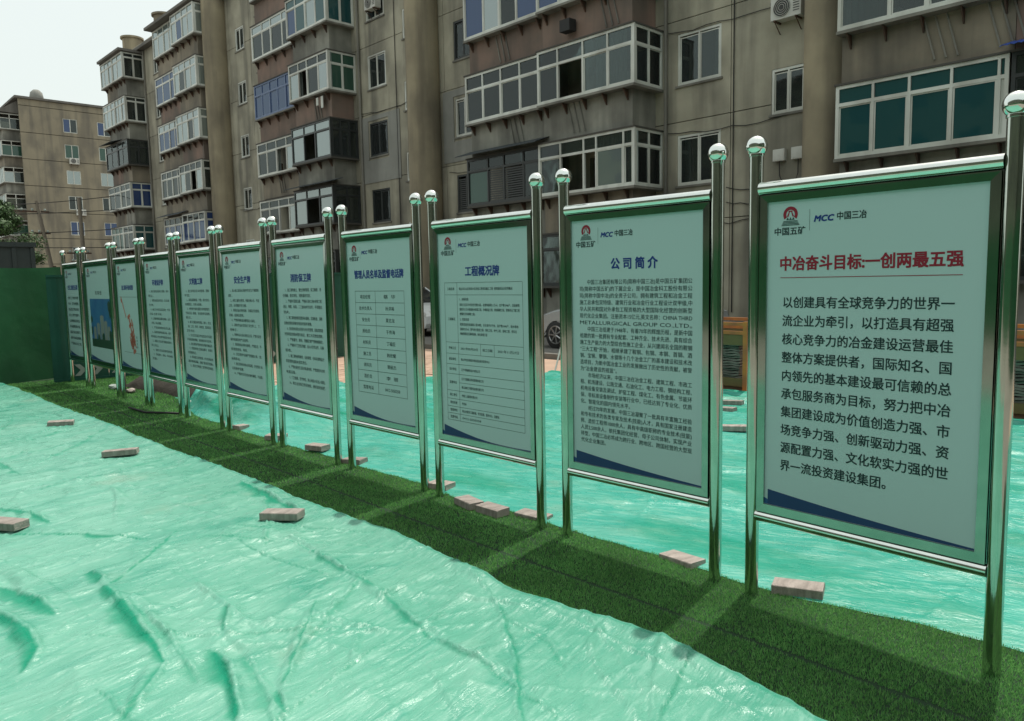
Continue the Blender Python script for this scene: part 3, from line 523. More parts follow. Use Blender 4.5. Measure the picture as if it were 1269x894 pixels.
def board(i):
    xr, xl = POL[2*i], POL[2*i+1]; yr, yl = POY[2*i], POY[2*i+1]; cx = (xr+xl)/2; cy = (yr+yl)/2; W = math.hypot(xr-xl, yr-yl); hw = W/2
    root = empty('signboard', (cx, cy, 0), math.atan2(yr-yl, xr-xl), LBL[i], 'signboard', 'row of stainless steel signboards')
    n = 28 if i < 3 else 18
    for s in (-1, 1):
        p = MB(); p.tube([(s*hw, 0, .0), (s*hw, 0, 2.155)], .0325, n); po = smooth_angle(p.build('post', 'steel', root))
        c = MB(); c.lathe([(.0325, 2.152), (.036, 2.153), (.036, 2.163), (.022, 2.166)], (s*hw, 0, 0), n); smooth_angle(c.build('collar', 'steel', po))
        c = MB(); prof = [(.05*math.sin(PI*k/14), 2.2-.05*math.cos(PI*k/14)) for k in range(1, 14)]; c.lathe([(.012, 2.1505)]+prof+[(.003, 2.25)], (s*hw, 0, 0), 24); c.build('ball_cap', 'steel_rail', po, smooth=True)
    t = MB(); t.tube([(-hw+.028, -.004, 1.998), (hw-.028, -.004, 1.998)], .031, n); tr_ = smooth_angle(t.build('top_rail', 'steel_rail', root))
    t = MB(); t.tube([(-hw+.028, -.004, .418), (hw-.028, -.004, .418)], .027, n); smooth_angle(t.build('bottom_rail', 'steel_rail', root))
    a, bz0, bz1 = hw-.034, .446, 1.966; pa, pz0, pz1 = hw-.072, .487, 1.93; yo, yi = -.022, -.013
    fr = MB()   # mitred bevel moulding, four mitred lengths
    O = [(-a, bz0), (a, bz0), (a, bz1), (-a, bz1)]; I = [(-pa, pz0), (pa, pz0), (pa, pz1), (-pa, pz1)]
    O2 = [(-a+.004, bz0+.004), (a-.004, bz0+.004), (a-.004, bz1-.004), (-a+.004, bz1-.004)]
    mo = []
    for k in range(4):
        q = (k+1) % 4; f = MB()
        f.pts([(O[k][0], .03, O[k][1]), (O[q][0], .03, O[q][1]), (O[k][0], yo, O[k][1]), (O[q][0], yo, O[q][1]), (O2[k][0], yo, O2[k][1]), (O2[q][0], yo, O2[q][1]), (I[k][0], yo+.002, I[k][1]), (I[q][0], yo+.002, I[q][1]), (I[k][0], .03, I[k][1]), (I[q][0], .03, I[q][1])],
              [(0, 2, 3, 1), (2, 4, 5, 3), (4, 6, 7, 5), (6, 8, 9, 7), (8, 0, 1, 9)])
        mo.append(f.build('frame_moulding', 'steel_flat', root))
    bk = MB(); bk.box(-a+.002, a-.002, .012, .026, bz0+.002, bz1-.002); bk.build('back_panel', 'steel_flat', root)
    ps = MB(); ps.box(-pa-.004, pa+.004, -.011, .011, pz0-.004, pz1+.004); po = ps.build('poster', 'poster', root)
    y = -.0120
    def T(name, m, fn):
        b = MB()
        if name == 'body_text':
            old = globals()['add_line']
            def al(b_, body, *a_, **k_): t_ = MB(); old(t_, body, *a_, **k_); t_.v and t_.build('text_line', m, po, fix=False)
            globals()['add_line'] = al
            try: fn(b)
            finally: globals()['add_line'] = old
            return
        fn(b); return b.build(name, m, po, fix=False)
    # ---- logo block (coordinates measured on the nearest board: half width .465)
    L0 = -pa+.035
    k = pa/.466
    def cx_(v): return L0+v*k
    def emblem(b):
        c = (cx_(.078), 1.868)
        ang = [math.radians(-35+250*j/24) for j in range(25)]
        P = []
        for an in ang: P += [(c[0]+.036*math.cos(an)*k, y, c[1]+.036*math.sin(an)), (c[0]+.021*math.cos(an)*k, y, c[1]+.021*math.sin(an))]
        b.pts(P, [(2*j, 2*j+1, 2*j+3, 2*j+2) for j in range(24)])
        b.pts([(c[0]-.018*k, y, c[1]-.01), (c[0]-.008*k, y, c[1]+.012), (c[0]-.003*k, y, c[1]+.012), (c[0]-.010*k, y, c[1]-.01)], [(0, 1, 2, 3)]); b.pts([(c[0]+.018*k, y, c[1]-.01), (c[0]+.008*k, y, c[1]+.012), (c[0]+.003*k, y, c[1]+.012), (c[0]+.010*k, y, c[1]-.01)], [(3, 2, 1, 0)])
        b.pts([(c[0]-.01*k, y, c[1]+.012), (c[0]+.01*k, y, c[1]+.012), (c[0]+.01*k, y, c[1]+.017), (c[0]-.01*k, y, c[1]+.017)], [(0, 1, 2, 3)])
    T('emblem_ring', 'ink_red', emblem)
    def waves(b):
        c = (cx_(.078), 1.837)
        for j in range(4):
            z = c[1]-.004+.006*(1-j); wj = .038+.003*j
            b.pts([(c[0]-wj*k, y, z-.003), (c[0]+wj*k, y, z-.003), (c[0]+(wj-.005)*k, y, z+.0005), (c[0]-(wj-.005)*k, y, z+.0005)], [(0, 1, 2, 3)])
        for j in (-1, 0, 1): b.pts([(c[0]+(j*.014-.007)*k, y, c[1]+.006), (c[0]+(j*.014+.007)*k, y, c[1]+.006), (c[0]+j*.014*k, y, c[1]+.019)], [(0, 1, 2)])
    T('emblem_base', 'ink_line', waves)
    T('logo_text', 'ink', lambda b: add_line(b, '中国五矿', cx_(0), cx_(.152), 1.793, .035, .022, y=y))
    T('divider_line', 'ink_line', lambda b: b.pts([(cx_(.171), y, 1.79), (cx_(.1725), y, 1.79), (cx_(.1725), y, 1.885), (cx_(.171), y, 1.885)], [(0, 1, 2, 3)]))
    T('logo_letters', 'ink_blue', lambda b: add_line(b, 'MCC', cx_(.197), cx_(.283), 1.842, .034, .05, y=y, shear=.25))
    T('logo_text', 'ink', lambda b: add_line(b, '中国三冶', cx_(.299), cx_(.428), 1.845, .034, .022, y=y))
    # ---- blue swoosh
    def swoosh(b):
        P0, P1 = (-pa+.018, .563), (pa-.004, .497); n_ = 16; sag = .008 if i < 2 else .03
        pts = [(P0[0]+(P1[0]-P0[0])*j/n_, P0[1]+(P1[1]-P0[1])*j/n_-sag*math.sin(PI*j/n_)) for j in range(n_+1)]
        lo = [(p[0], .489) for p in pts]; hi = [(p[0], max(p[1], .4925)) for p in pts]
        V = [(p[0], y, p[1]) for pr in zip(lo, hi) for p in pr]; b.pts(V, [(2*j, 2*j+2, 2*j+3, 2*j+1) for j in range(n_)])
    T('blue_swoosh', 'navy', swoosh)
    T('swoosh_tab', 'navy2', lambda b: b.pts([(-pa, y, .489), (-pa+.018, y, .489), (-pa+.018, y, .512), (-pa, y, .52)], [(0, 1, 2, 3)]))
    def hl(b, x0, x1, z, t=.0022): b.pts([(x0, y, z-t/2), (x1, y, z-t/2), (x1, y, z+t/2), (x0, y, z+t/2)], [(0, 1, 2, 3)])
    def vl(b, x, z0, z1, t=.0022): b.pts([(x-t/2, y, z0), (x+t/2, y, z0), (x+t/2, y, z1), (x-t/2, y, z1)], [(0, 1, 2, 3)])
    if i == 0:
        T('heading_text', 'ink_red', lambda b: add_line(b, '中冶奋斗目标:一创两最五强', -pa+.067, pa-.085, 1.645, .063, .034, y=y, res=3))
        T('heading_rule', 'ink_red', lambda b: hl(b, -pa+.067, pa-.085, 1.58, .003))
        def bt(b):
            for j, l in enumerate(body1): add_line(b, l, -.386, .357, 1.467-j*.0858, .051, .017, full=14, y=y, res=3)
        T('body_text', 'ink', bt)
    elif i == 1:
        T('heading_text', 'ink_blue', lambda b: add_line(b, '公 司 简 介', -.155, .165, 1.676, .062, .038, y=y))
        def bt(b):
            for j, l in enumerate(body2):
                ll = l.replace('　', ''); ind = 2 if l.startswith('　') else 0
                if len(ll) > 22: add_line(b, ll, -.393+ind*.0298, .384, 1.574-j*.0391, .028, .008, y=y)
                elif 'METAL' in ll: add_line(b, ll, -.393, .07, 1.574-j*.0391, .026, 0, y=y)
                else: add_line(b, ll, -.393, .384, 1.574-j*.0391, .028, .008, full=26, y=y)
        T('body_text', 'ink', bt)
    elif i == 2:
        T('heading_text', 'ink_blue', lambda b: add_line(b, '工程概况牌', -.165, .185, 1.662, .066, .038, y=y))
        x0, x1, xm = -.40, .405, -.26
        zs = [1.585, 1.475, 1.145, 1.055, .99, .925, .815, .755, .70, .645, .60]; zs = [1.585, 1.50, 1.165, 1.085, 1.01, .94, .82, .76, .705, .655, .605, .555]
        def tb_(b):
            for z in zs[:-1]: hl(b, x0, x1, z)
            hl(b, xm, x1, .88)
            for x in (x0, x1): vl(b, x, zs[-2], zs[0])
            vl(b, xm, zs[-2], zs[0]); vl(b, -.02, 1.085, 1.165); vl(b, .12, 1.085, 1.165)
        T('table_rules', 'ink_line', tb_)
        lab = ['工程名称', '工程概况', '开竣工日', '建设单位', '设计单位', '监理单位', '施工单位', '项目经理', '监督单位', '监督电话']
        rows = [('鞍山市立山区老旧小区改造工程项目施工工程  建筑面积及总投资概况', 1.542), ('1、房屋改造', 1.47), ('改造小区共计老旧住宅楼15栋，总建筑面积5.1万㎡，总户数1046户，改造建筑', 1.432), ('面积约5.1万㎡屋面防水保温工程、外墙保温工程、楼道粉刷工程，更换单元门窗工程', 1.40), ('楼梯栏杆修缮等工程。', 1.368), ('2、配套改造', 1.33), ('配套改造包括道路工程18栋，总长度约3千米，总户数1046户，给水排水', 1.295), ('面积约5万㎡、燃气热力管线工程、绿化工程、电气工程、弱电工程、停车位', 1.262), ('楼道照明及无障碍设施、绿化景观工程', 1.23), ('2021年05月20日', 1.125), ('鞍山市住房和城乡建设局及相关事务中心', 1.047), ('辽宁鸿翔建筑设计有限公司', .975), ('辽宁方圆建设项目管理有限公司', .91), ('鞍山诚信工程建设监理有限公司', .85), ('中国三冶集团有限公司', .79), ('李宝林', .733), ('鞍山市建设工程质量、安全监督、服务中心、监督站', .68), ('0412-5050258', .63)]
        def bt(b):
            for l, z in zip(lab, [1.542, 1.33, 1.125, 1.047, .975, .88, .79, .733, .68, .63]): add_line(b, l, x0+.03, xm-.03, z, .02, .012, y=y)
            for l, z in rows: add_line(b, l, xm+.025, min(x1-.03, xm+.02+len(l)*.0172), z, .019, .012, y=y)
            add_line(b, '竣工日期', -.0, .10, 1.125, .02, .012, y=y); add_line(b, '2021年11月27日', .155, .36, 1.125, .02, .012, y=y)
        T('body_text', 'ink', bt)
    elif i == 3:
        T('heading_text', 'ink_blue', lambda b: add_line(b, '管理人员名单及监督电话牌', -.345, .345, 1.665, .066, .040, y=y))
        x0, x1, xm = -.345, .345, -.05; z0 = 1.53; dz = .0925
        def tb_(b):
            for j in range(10): hl(b, x0, x1, z0-j*dz, .003)
            for x in (x0, x1, xm): vl(b, x, z0-9*dz, z0, .003)
        T('table_rules', 'ink_line', tb_)
        def bt(b):
            for j, (l, r_) in enumerate(T4):
                z = z0-(j+.5)*dz; wl = len(l)*.019; wr = len(r_)*(.02 if j < 8 else .0085)
                add_line(b, l, (x0+xm)/2-wl, (x0+xm)/2+wl, z, .032, .008, y=y); add_line(b, r_, (xm+x1)/2-wr*1.0, (xm+x1)/2+wr*1.0, z, .032, .008, y=y)
        T('body_text', 'ink', bt)
    elif i in (4, 5, 6, 7):
        title = {4: '消防保卫牌', 5: '安全生产牌', 6: '文明施工牌', 7: '环境保护牌'}[i]; R = {4: rules5, 5: rules6, 6: rules7, 7: rules8}[i]
        T('heading_text', 'ink_blue', lambda b: add_line(b, title, -.19, .20, 1.655, .072, .040, y=y))
        mxl = max(len(r_) for r_ in R); dz = .93/len(R)
        def bt(b):
            for j, l in enumerate(R): add_line(b, l, -.36+(.055 if '、' in l[:3] else 0), .375 if len(l) > mxl-4 else -.36+.735*(len(l)+1)/mxl, 1.545-j*dz, .031, .012, y=y, res=1)
        T('body_text', 'ink', bt)
    elif i == 8:
        T('heading_text', 'ink_blue', lambda b: add_line(b, '施工现场平面布置图', -.24, .25, 1.60, .065, .03, y=y, res=1))
        T('rule_line', 'ink_line', lambda b: (hl(b, -.4, .42, 1.47, .004), hl(b, -.3, .42, .70, .004)))
        def plan(b):
            r = random.Random(5)
            def q(cx, cz, a, l, w_):
                ca, sa = math.cos(a), math.sin(a); b.pts([(cx+ca*u-sa*v, y, cz+sa*u+ca*v) for u, v in ((-l, -w_), (l, -w_), (l, w_), (-l, w_))], [(0, 1, 2, 3)])
            q(-.22, 1.33, -1.02, .17, .014); q(-.30, 1.42, -1.0, .03, .02)
            for j in range(9): q(-.02+.018*j+r.uniform(-.03, .03), 1.20-.06*j, -1.15 if j % 2 else .35, .06, .024)
            for j in range(5): q(.12+.02*j, 1.12-.075*j, -1.0, .055, .018)
            for j in range(6): q(.06+.012*j, .90-.022*j, .45, .09, .010)
            for j in range(3): q(.02+.06*j, .85+.02*j, -1.15, .08, .014)
        T('site_plan_drawing', 'pic_red', plan)
        def pl2(b):
            for j in range(4): add_line(b, '图例说明'[j], .26, .30, .92-.045*j, .03, .01, y=y, res=1)
        T('body_text', 'ink_line', pl2)
    elif i == 9:
        T('heading_text', 'ink', lambda b: add_line(b, '效 果 图', -.16, .18, 1.53, .06, .01, y=y, res=1))
        px0, px1, pz0_, pz1_ = -.38*k*.98, pa-.01, .70, 1.44
        T('printed_picture_sky', 'pic_sky', lambda b: b.pts([(px0, y, pz0_), (px1, y, pz0_), (px1, y, pz1_), (px0, y, pz1_)], [(0, 1, 2, 3)]))
        def blds(b):
            r = random.Random(8); y2 = y-.0008
            for j, (xa, wj, top) in enumerate([(-.27, .10, 1.02), (-.13, .12, 1.08), (.02, .14, 1.2), (.17, .12, 1.12), (.30, .10, 1.04)]):
                xa *= k; wj *= k
                for c in range(4): b.pts([(xa+wj*c/4, y2, pz0_+.1), (xa+wj*(c+.7)/4, y2, pz0_+.1), (xa+wj*(c+.7)/4, y2, top-.012*abs(c-1.5)), (xa+wj*c/4, y2, top-.012*abs(c-1.5))], [(0, 1, 2, 3)])
        T('printed_picture_blocks', 'pic_bld', blds)
        def trees(b):
            r = random.Random(9); y2 = y-.0012
            b.pts([(px0, y2, pz0_), (px1, y2, pz0_), (px1, y2, pz0_+.13), (px0, y2, pz0_+.12)], [(0, 1, 2, 3)])
            for c in [(px1-.07, 1.33, .09), (px1-.05, 1.22, .07), (px0+.05, 1.12, .06), (px0+.04, .95, .07), (-.1, .84, .07), (.15, .85, .08), (px1-.08, .9, .09)]:
                b.pts([(min(px1, max(px0, c[0]+c[2]*r.uniform(.7, 1.1)*math.cos(t_*PI/8))), y2-.0002, min(pz1_, c[1]+c[2]*r.uniform(.7, 1.1)*math.sin(t_*PI/8))) for t_ in range(16)], [tuple(range(16))])
        T('printed_picture_trees', 'pic_dark', trees)
    else:
        T('heading_text', 'ink_blue', lambda b: add_line(b, '农民工维权告示牌', -.27, .30, 1.62, .08, .03, y=y, res=1))
        def bt(b):
            for j, l in enumerate(rules11): add_line(b, l, -.30, .31, 1.45-j*.095, .045, .02, y=y, res=1)
        T('body_text', 'ink', bt)
for i in range(11): board(i)

# ------------------------------------------------------------------ left end: green net wall, cabin, hoarding, soil bank
def netwall():
    root = empty('net_covered_fence', (-15.6, -.4, 0), 0, 'dark green net-covered fence closing off the left end of the row', 'fence')
    # runs from (-15.93,.19) towards -y
    A = Vector((-15.93, .19)); D = Vector((-15.35+15.93, -.95-.19)).normalized(); L_ = 9.0
    nx, nz = 160, 36; V = []
    X = np.linspace(0, L_, nx); Z = np.linspace(0, 2.0, nz); XX, ZZ = np.meshgrid(X, Z)
    dep = .04*fbm(XX*1.2, ZZ*.6, 4)+.015*np.sin(XX*5+ZZ*2)+.01*fbm(XX*6, ZZ*3, 8)
    nrm = Vector((-D.y, D.x));  # faces +x
    if nrm.x < 0: nrm = -nrm
    top = ZZ-.03*np.sin(XX*1.7)*(ZZ/2)
    P = np.stack([A.x+D.x*XX+nrm.x*dep+15.6, A.y+D.y*XX+nrm.y*dep+.4, top], -1).reshape(-1, 3)
    I = np.arange(nx*nz).reshape(nz, nx); F = np.stack([I[:-1, :-1], I[:-1, 1:], I[1:, 1:], I[1:, :-1]], -1).reshape(-1, 4)
    o = np_mesh('net_sheet', P, F, M['net']); o.parent = root
    for k in range(5):
        c = A+D*(k*2.2+.05)-nrm*.06; b = MB(); b.tube([(c.x+15.6, c.y+.4, 0), (c.x+15.6, c.y+.4, 2.02)], .03, 10); smooth_angle(b.build('post', 'iron', root))
    for z in (.3, 1.1, 1.9):
        a = A-nrm*.05; e_ = A+D*L_-nrm*.05; b = MB(); b.tube([(a.x+15.6, a.y+.4, z), (e_.x+15.6, e_.y+.4, z)], .02, 8); smooth_angle(b.build('rail', 'iron', root))
netwall()
def hoarding():
    root = empty('site_hoarding', (-14.95, 0, 0), 0, 'green sheet metal hoarding with white arrows behind the far signboards', 'hoarding')
    y0, y1 = -.25, 5.3; k = 0; W_ = .88
    yy = y0
    while yy < y1:
        b = MB(); P = []
        n_ = 12
        for j in range(n_+1):
            t = j/n_; xo = .012 if j % 4 in (1, 2) else 0; P += [(xo, yy+t*(W_-.01), 0.0), (xo, yy+t*(W_-.01), 1.8)]
        P2 = [(p[0]-.02, p[1], p[2]) for p in P]; m_ = len(P)
        b.pts(P+P2, [(2*j, 2*j+2, 2*j+3, 2*j+1) for j in range(n_)]+[(m_+2*j, m_+2*j+1, m_+2*j+3, m_+2*j+2) for j in range(n_)])
        b.build('hoarding_panel', 'hoard', root, fix=False); yy += W_
    for z0, z1 in ((-.0, .05), (1.8, 1.84)):
        b = MB(); b.box(-.03, .03, y0, yy, z0, z1); b.build('rail', 'hoard', root)
    yc = y0+.32
    while yc < yy-.3:
        b = MB(); h_ = .10; zc = .19
        pts = [(0, h_), (.09, h_), (.19, 0), (.09, -h_), (0, -h_), (.095, 0)]
        b.prism(pts, lambda a_, c_: (.018, yc+a_, zc+c_), lambda a_, c_: (.022, yc+a_, zc+c_)); b.build('arrow_mark', 'chev', root); yc += .33 if k % 2 else .26; k += 1
hoarding()
tag(MB().box(-14.92, -14.90, 5.0, 5.1, 1.22, 1.27).build('notice_tag', 'chev'), 'tiny white notice tag stuck on the green hoarding', 'tag')
def soilbank():
    X, T = np.meshgrid(np.linspace(-13.6, -9.8, 90), np.linspace(0, 1, 24)); Y = .42+T*.9+.05*np.sin(X*3)+(X+13.6)*.05
    z = -.02+.26*np.sin(PI*np.clip(T*1.1, 0, 1))**.6*np.clip((X+13.7)*1.6, 0, 1)*np.clip((-9.8-X)*1.2, 0, 1)*(.8+.4*fbm(X*2, Y*3, 2))+.02*fbm(X*9, Y*9, 3)
    V = np.stack([X, Y, z], -1).reshape(-1, 3); ny, nx = X.shape; I = np.arange(ny*nx).reshape(ny, nx); F = np.stack([I[:-1, :-1], I[:-1, 1:], I[1:, 1:], I[1:, :-1]], -1).reshape(-1, 4)
    o = np_mesh('soil_bank', V, F, M['soil']); tag(o, kind='structure')
soilbank()
def cabin():
    root = empty('site_cabin', (-24.6, -1.6, 0), math.radians(3), 'dark ribbed site cabin top showing above the green net fence', 'cabin')
    b = MB(); b.box(-1.1, 1.1, -3.4, 2.9, 0, 2.72); b.build('body', 'contain', root)
    b = MB(); b.box(-1.16, 1.16, -3.46, 2.96, 2.72, 2.84); b.build('roof', 'contain', root)
    for k in range(15):
        yy = -3.2+k*.43; b = MB(); b.box(1.1, 1.14, yy, yy+.1, .1, 2.7); b.build('rib', 'contain', root)
cabin()

# ------------------------------------------------------------------ buildings
class Bld:
    """local frame: s along the facade, o outward from it, z up"""
    def __init__(s, root, S0): s.root = root; s.S0 = S0
    def P(s, a, o, z): return (a-s.S0, -o, z)
    def box(s, b, s0, s1, o0, o1, z0, z1): b.box(s0-s.S0, s1-s.S0, -o1, -o0, z0, z1)
    def part(s, name, m, *boxes, parent=None, bevel=0):
        b = MB()
        for x in boxes: s.box(b, *x)
        return b.build(name, m, parent or s.root, fix=False if not bevel else True, bevel=bevel)
    def glaze(s, plane, c, a0, a1, b0, b1, cols, transom=None, fm='frame_white', gl='g_clear', bar=.075, name='balcony_window', fills=None, tg=None, joined=False, curtains=None, rnd=None):
        """plane 'f': faces outward at o=c, a=s. plane 'r': faces +s at s=c, a=o. plane 'l': faces -s"""
        def box(b, A0, A1, B0, B1, n0, n1):
            if plane == 'f': s.box(b, A0, A1, c+n0, c+n1, B0, B1)
            elif plane == 'r': s.box(b, c+n0, c+n1, A0, A1, B0, B1)
            else: s.box(b, c-n1, c-n0, A0, A1, B0, B1)
        fr = MB(); d = .035
        box(fr, a0, a1, b0, b0+bar, -d, d); box(fr, a0, a1, b1-bar, b1, -d, d); box(fr, a0, a0+bar, b0+bar, b1-bar, -d, d); box(fr, a1-bar, a1, b0+bar, b1-bar, -d, d)
        zt = b1-transom if transom else b1-bar
        if transom: box(fr, a0+bar, a1-bar, zt-bar*.5, zt+bar*.5, -d, d)
        if isinstance(cols, int): cols = [(k+1)/cols for k in range(cols)]
        xs = [a0]+[a0+(a1-a0)*t for t in cols]
        for k in range(1, len(xs)-1): bw = bar*(.8 if k % 2 else .95); box(fr, xs[k]-bw/2, xs[k]+bw/2, b0+bar, (zt-bar*.5 if transom else b1-bar), -d, d)
        if transom:
            for k in range(1, len(xs)-1): box(fr, xs[k]-bar*.35, xs[k]+bar*.35, zt+bar*.5, b1-bar, -d, d)
        F_ = fr.build(name, fm, s.root, fix=False)
        allp = MB()
        for k in range(len(xs)-1):
            f = (fills[k] if fills else gl)
            off = .012 if k % 2 else -.012
            l = xs[k]+bar*(.5 if k else 1); r_ = xs[k+1]-bar*(.5 if k < len(xs)-2 else 1)
            if f not in ('open',):
                if f == 'louvre':
                    b = MB(); q = b0+bar
                    while q < zt-.06: box(b, l, r_, q, q+.05, -.02, .02); q += .075
                    b.build('louvre', 'frame_dark', F_, fix=False)
                elif joined: box(allp, l, r_, b0+bar, zt-bar*.5, off-.003, off+.003)
                else:
                    b = MB(); box(b, l, r_, b0+bar, zt-bar*.5, off-.003, off+.003); b.build('pane', f, F_, fix=False)
                    if f.startswith('g_'):      # sash frame round every moving pane
                        sf = MB(); q = .028; z0_, z1_ = b0+bar, zt-bar*.5
                        for A in ((l, l+q, z0_, z1_), (r_-q, r_, z0_, z1_), (l+q, r_-q, z0_, z0_+q), (l+q, r_-q, z1_-q, z1_)): box(sf, A[0], A[1], A[2], A[3], off-.014, off+.014)
                        sf.build('sash', fm, F_, fix=False)
            if transom:
                g2 = tg or (gl if gl.startswith('g_') else 'g_clear')
                if joined: box(allp, l, r_, zt+bar*.5, b1-bar, -.003, .003)
                else: b = MB(); box(b, l, r_, zt+bar*.5, b1-bar, -.003, .003); b.build('pane', g2, F_, fix=False)
        if joined and allp.v: o = allp.build('pane_set', gl, F_, fix=False); o['kind'] = 'stuff'
        if curtains:
            for (t0, t1, cz) in curtains:
                b = MB(); A, B_ = a0+(a1-a0)*t0, a0+(a1-a0)*t1; n_ = max(4, int((B_-A)/.07)); prev = None
                for k in range(n_):
                    u0_, u1_ = A+(B_-A)*k/n_, A+(B_-A)*(k+1)/n_; q = -.16-.03*(k % 2)
                    box(b, u0_, u1_, b0+.03 if cz <= 0 else b0+cz, b1-.05, q-.01, q+.01)
                b.build('curtain', 'curtain', F_, fix=False)
        return F_
FH = 2.8
def wall_panels(B, secs, holes, nf, zbase=.4, thick=.2, m='wall', zoff=0, top=17.25):
    """secs: section joints; holes: list of (s0,s1,z0,z1)"""
    for a, c in zip(secs, secs[1:]):
        k = 0; z = 0.0
        lv = [0.0]+[zbase+FH*j for j in range(1, nf)]+[top]
        for z0, z1 in zip(lv, lv[1:]):
            hs = sorted(h for h in holes if h[0] >= a-.01 and h[1] <= c+.01 and h[2] < z1 and h[3] > z0); g = .012
            b = MB(); cuts = sorted({a+g, c-g, *[h[0] for h in hs], *[h[1] for h in hs]})
            for u, v in zip(cuts, cuts[1:]):
                if v-u < .001: continue
                mid = (u+v)/2; hh = sorted((max(h[2], z0+g), min(h[3], z1-g)) for h in hs if h[0] < mid < h[1]); q = z0+g
                for (p0, p1) in hh:
                    if p0-q > .01: B.box(b, u, v, -thick, 0, q, p0)
                    q = p1
                if z1-g-q > .01: B.box(b, u, v, -thick, 0, q, z1-g)
            if b.v: b.build('wall_panel', m, B.root, fix=False)
    # one plain core behind, showing dark in the joints
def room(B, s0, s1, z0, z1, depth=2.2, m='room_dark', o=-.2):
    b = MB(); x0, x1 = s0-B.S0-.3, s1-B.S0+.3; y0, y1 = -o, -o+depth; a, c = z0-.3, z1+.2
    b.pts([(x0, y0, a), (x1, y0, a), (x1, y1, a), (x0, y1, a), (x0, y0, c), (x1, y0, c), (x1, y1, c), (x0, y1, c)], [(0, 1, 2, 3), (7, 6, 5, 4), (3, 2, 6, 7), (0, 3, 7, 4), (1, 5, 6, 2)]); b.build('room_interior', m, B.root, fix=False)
RND = random.Random(11)
def bracket(B, s_, o0, z):
    b = MB(); x = s_-B.S0
    b.pts([(x-.015, -o0, z), (x+.015, -o0, z), (x+.015, -(o0+.24), z), (x-.015, -(o0+.24), z), (x-.015, -o0, z-.30), (x+.015, -o0, z-.30), (x-.015, -o0-.03, z-.30), (x+.015, -o0-.03, z-.30)],
          [(0, 3, 2, 1), (0, 1, 5, 4), (3, 0, 4, 6), (1, 2, 7, 5), (2, 3, 6, 7), (4, 5, 7, 6)]); return b
def corr_awning(B, s0, s1, o1, z, m='awning', drop=.22, o0=1.0):
    b = MB(); n_ = int((s1-s0)/.06); P = []
    for j in range(n_+1):
        x = s0+(s1-s0)*j/n_-B.S0; dz = .022 if j % 2 else 0
        P += [(x, -o0, z+dz+.012), (x, -o1, z-drop+dz+.012), (x, -o0, z+dz), (x, -o1, z-drop+dz)]
    b.pts(P, [(4*j, 4*j+4, 4*j+5, 4*j+1) for j in range(n_)]+[(4*j+2, 4*j+3, 4*j+7, 4*j+6) for j in range(n_)]+[(4*j+1, 4*j+5, 4*j+7, 4*j+3) for j in range(n_)]); b.build('awning', m, B.root, fix=False)
def bay(B, s0, s1, k, op, ob, spec, right=True, left=False, zb=1.4, h=1.6, kk=None, zsh=0):
    """one enclosed balcony: parapet below and glazing box above. spec: dict"""
    z0 = zb+FH*k+zsh; z1 = z0+h
    fm = spec.get('fm', 'frame_white'); gl = spec.get('gl', 'g_clear'); vis = spec.get('vis', True); tr_ = spec.get('tr', .45)
    ex_ = ob-op
    R_ = s1+(ex_ if right else 0); L_ = s0-(ex_ if left else 0)
    B.glaze('f', ob, L_, R_, z0, z1, spec.get('cols', 4), tr_, fm, gl, fills=spec.get('fills'), tg=spec.get('tg'), joined=not vis, curtains=spec.get('cur') if vis else None)
    if right: B.glaze('r', R_-.035, .0, ob-.036, z0, z1, spec.get('rc', 2), spec.get('rtr', tr_), spec.get('rfm', fm), spec.get('rgl', gl), joined=not vis, fills=spec.get('rfills'))
    if left: B.glaze('l', L_+.035, .0, ob-.036, z0, z1, 2, tr_, fm, gl, joined=True)
    if right and fm != 'frame_dark': B.part('corner_post', fm, (R_-.02, R_+.03, ob-.02, ob+.04, z0+.001, z1-.001))
    B.part('window_ledge', 'sill' if fm != 'frame_dark' else 'under', (L_-.02, R_+.02, .0, ob+.05, z0-.07, z0-.002))
    B.part('top_flashing', 'under', (L_-.03, R_+.03, .0, ob+.07, z1+.002, z1+.045))
    if vis:
        n_ = max(2, int((s1-s0)/.8)); proto = bracket(B, s0+.2, op, z0-.072).build('bracket', 'iron', B.root, fix=False)
        for j in range(1, n_+1): share(proto, B.root, ((s1-s0-.35)*j/n_, 0, 0))
    if 'aw' in spec: corr_awning(B, s0-.1, R_+.25, ob+.5, z1+.28, spec['aw'], .24)
def stack(B, s0, sm, s1, specs, pars, vis_levels, ob=(1.35, 1.35), op=(1.1, 1.1), right=True, left=False, nf=6, dz=(0, 0)):
    sg = B
    for k in range(nf):
        L, R_ = specs.get(k, ({}, {})); L = dict(L); R_ = dict(R_)
        if k not in vis_levels: L['vis'] = False; R_['vis'] = False
        bay(B, s0, sm-.02, k, op[0], ob[0], L, right=False, left=left, zsh=dz[0])
        bay(B, sm+.02, s1, k, op[1], ob[1], R_, right=right, zsh=dz[1])
        # parapet band under the glazing: from the head of the balcony below to the ledge
        zb0 = 1.4+FH*(k-1)+1.6+.05 if k else .0; zt = 1.4+FH*k-.072
        pl_, pr_ = pars.get(k, ('par_grey', 'par_grey'))
        B.part('parapet', pl_, (s0, sm-.006, .0, op[0], zb0+dz[0]*0+.03, zt+dz[0]))
        B.part('parapet', pr_, (sm+.006, s1, .0, op[1], zb0+.03, zt+dz[1]))
    B.part('partition_wall', 'par_grey', (sm-.06, sm+.06, 0, op[0]-.05, 1.2, 17.0))
    B.part('balcony_roof', 'roof', (s0-.15, s1+.4, 0, 1.6, 17.05+max(dz), 17.2+max(dz)))
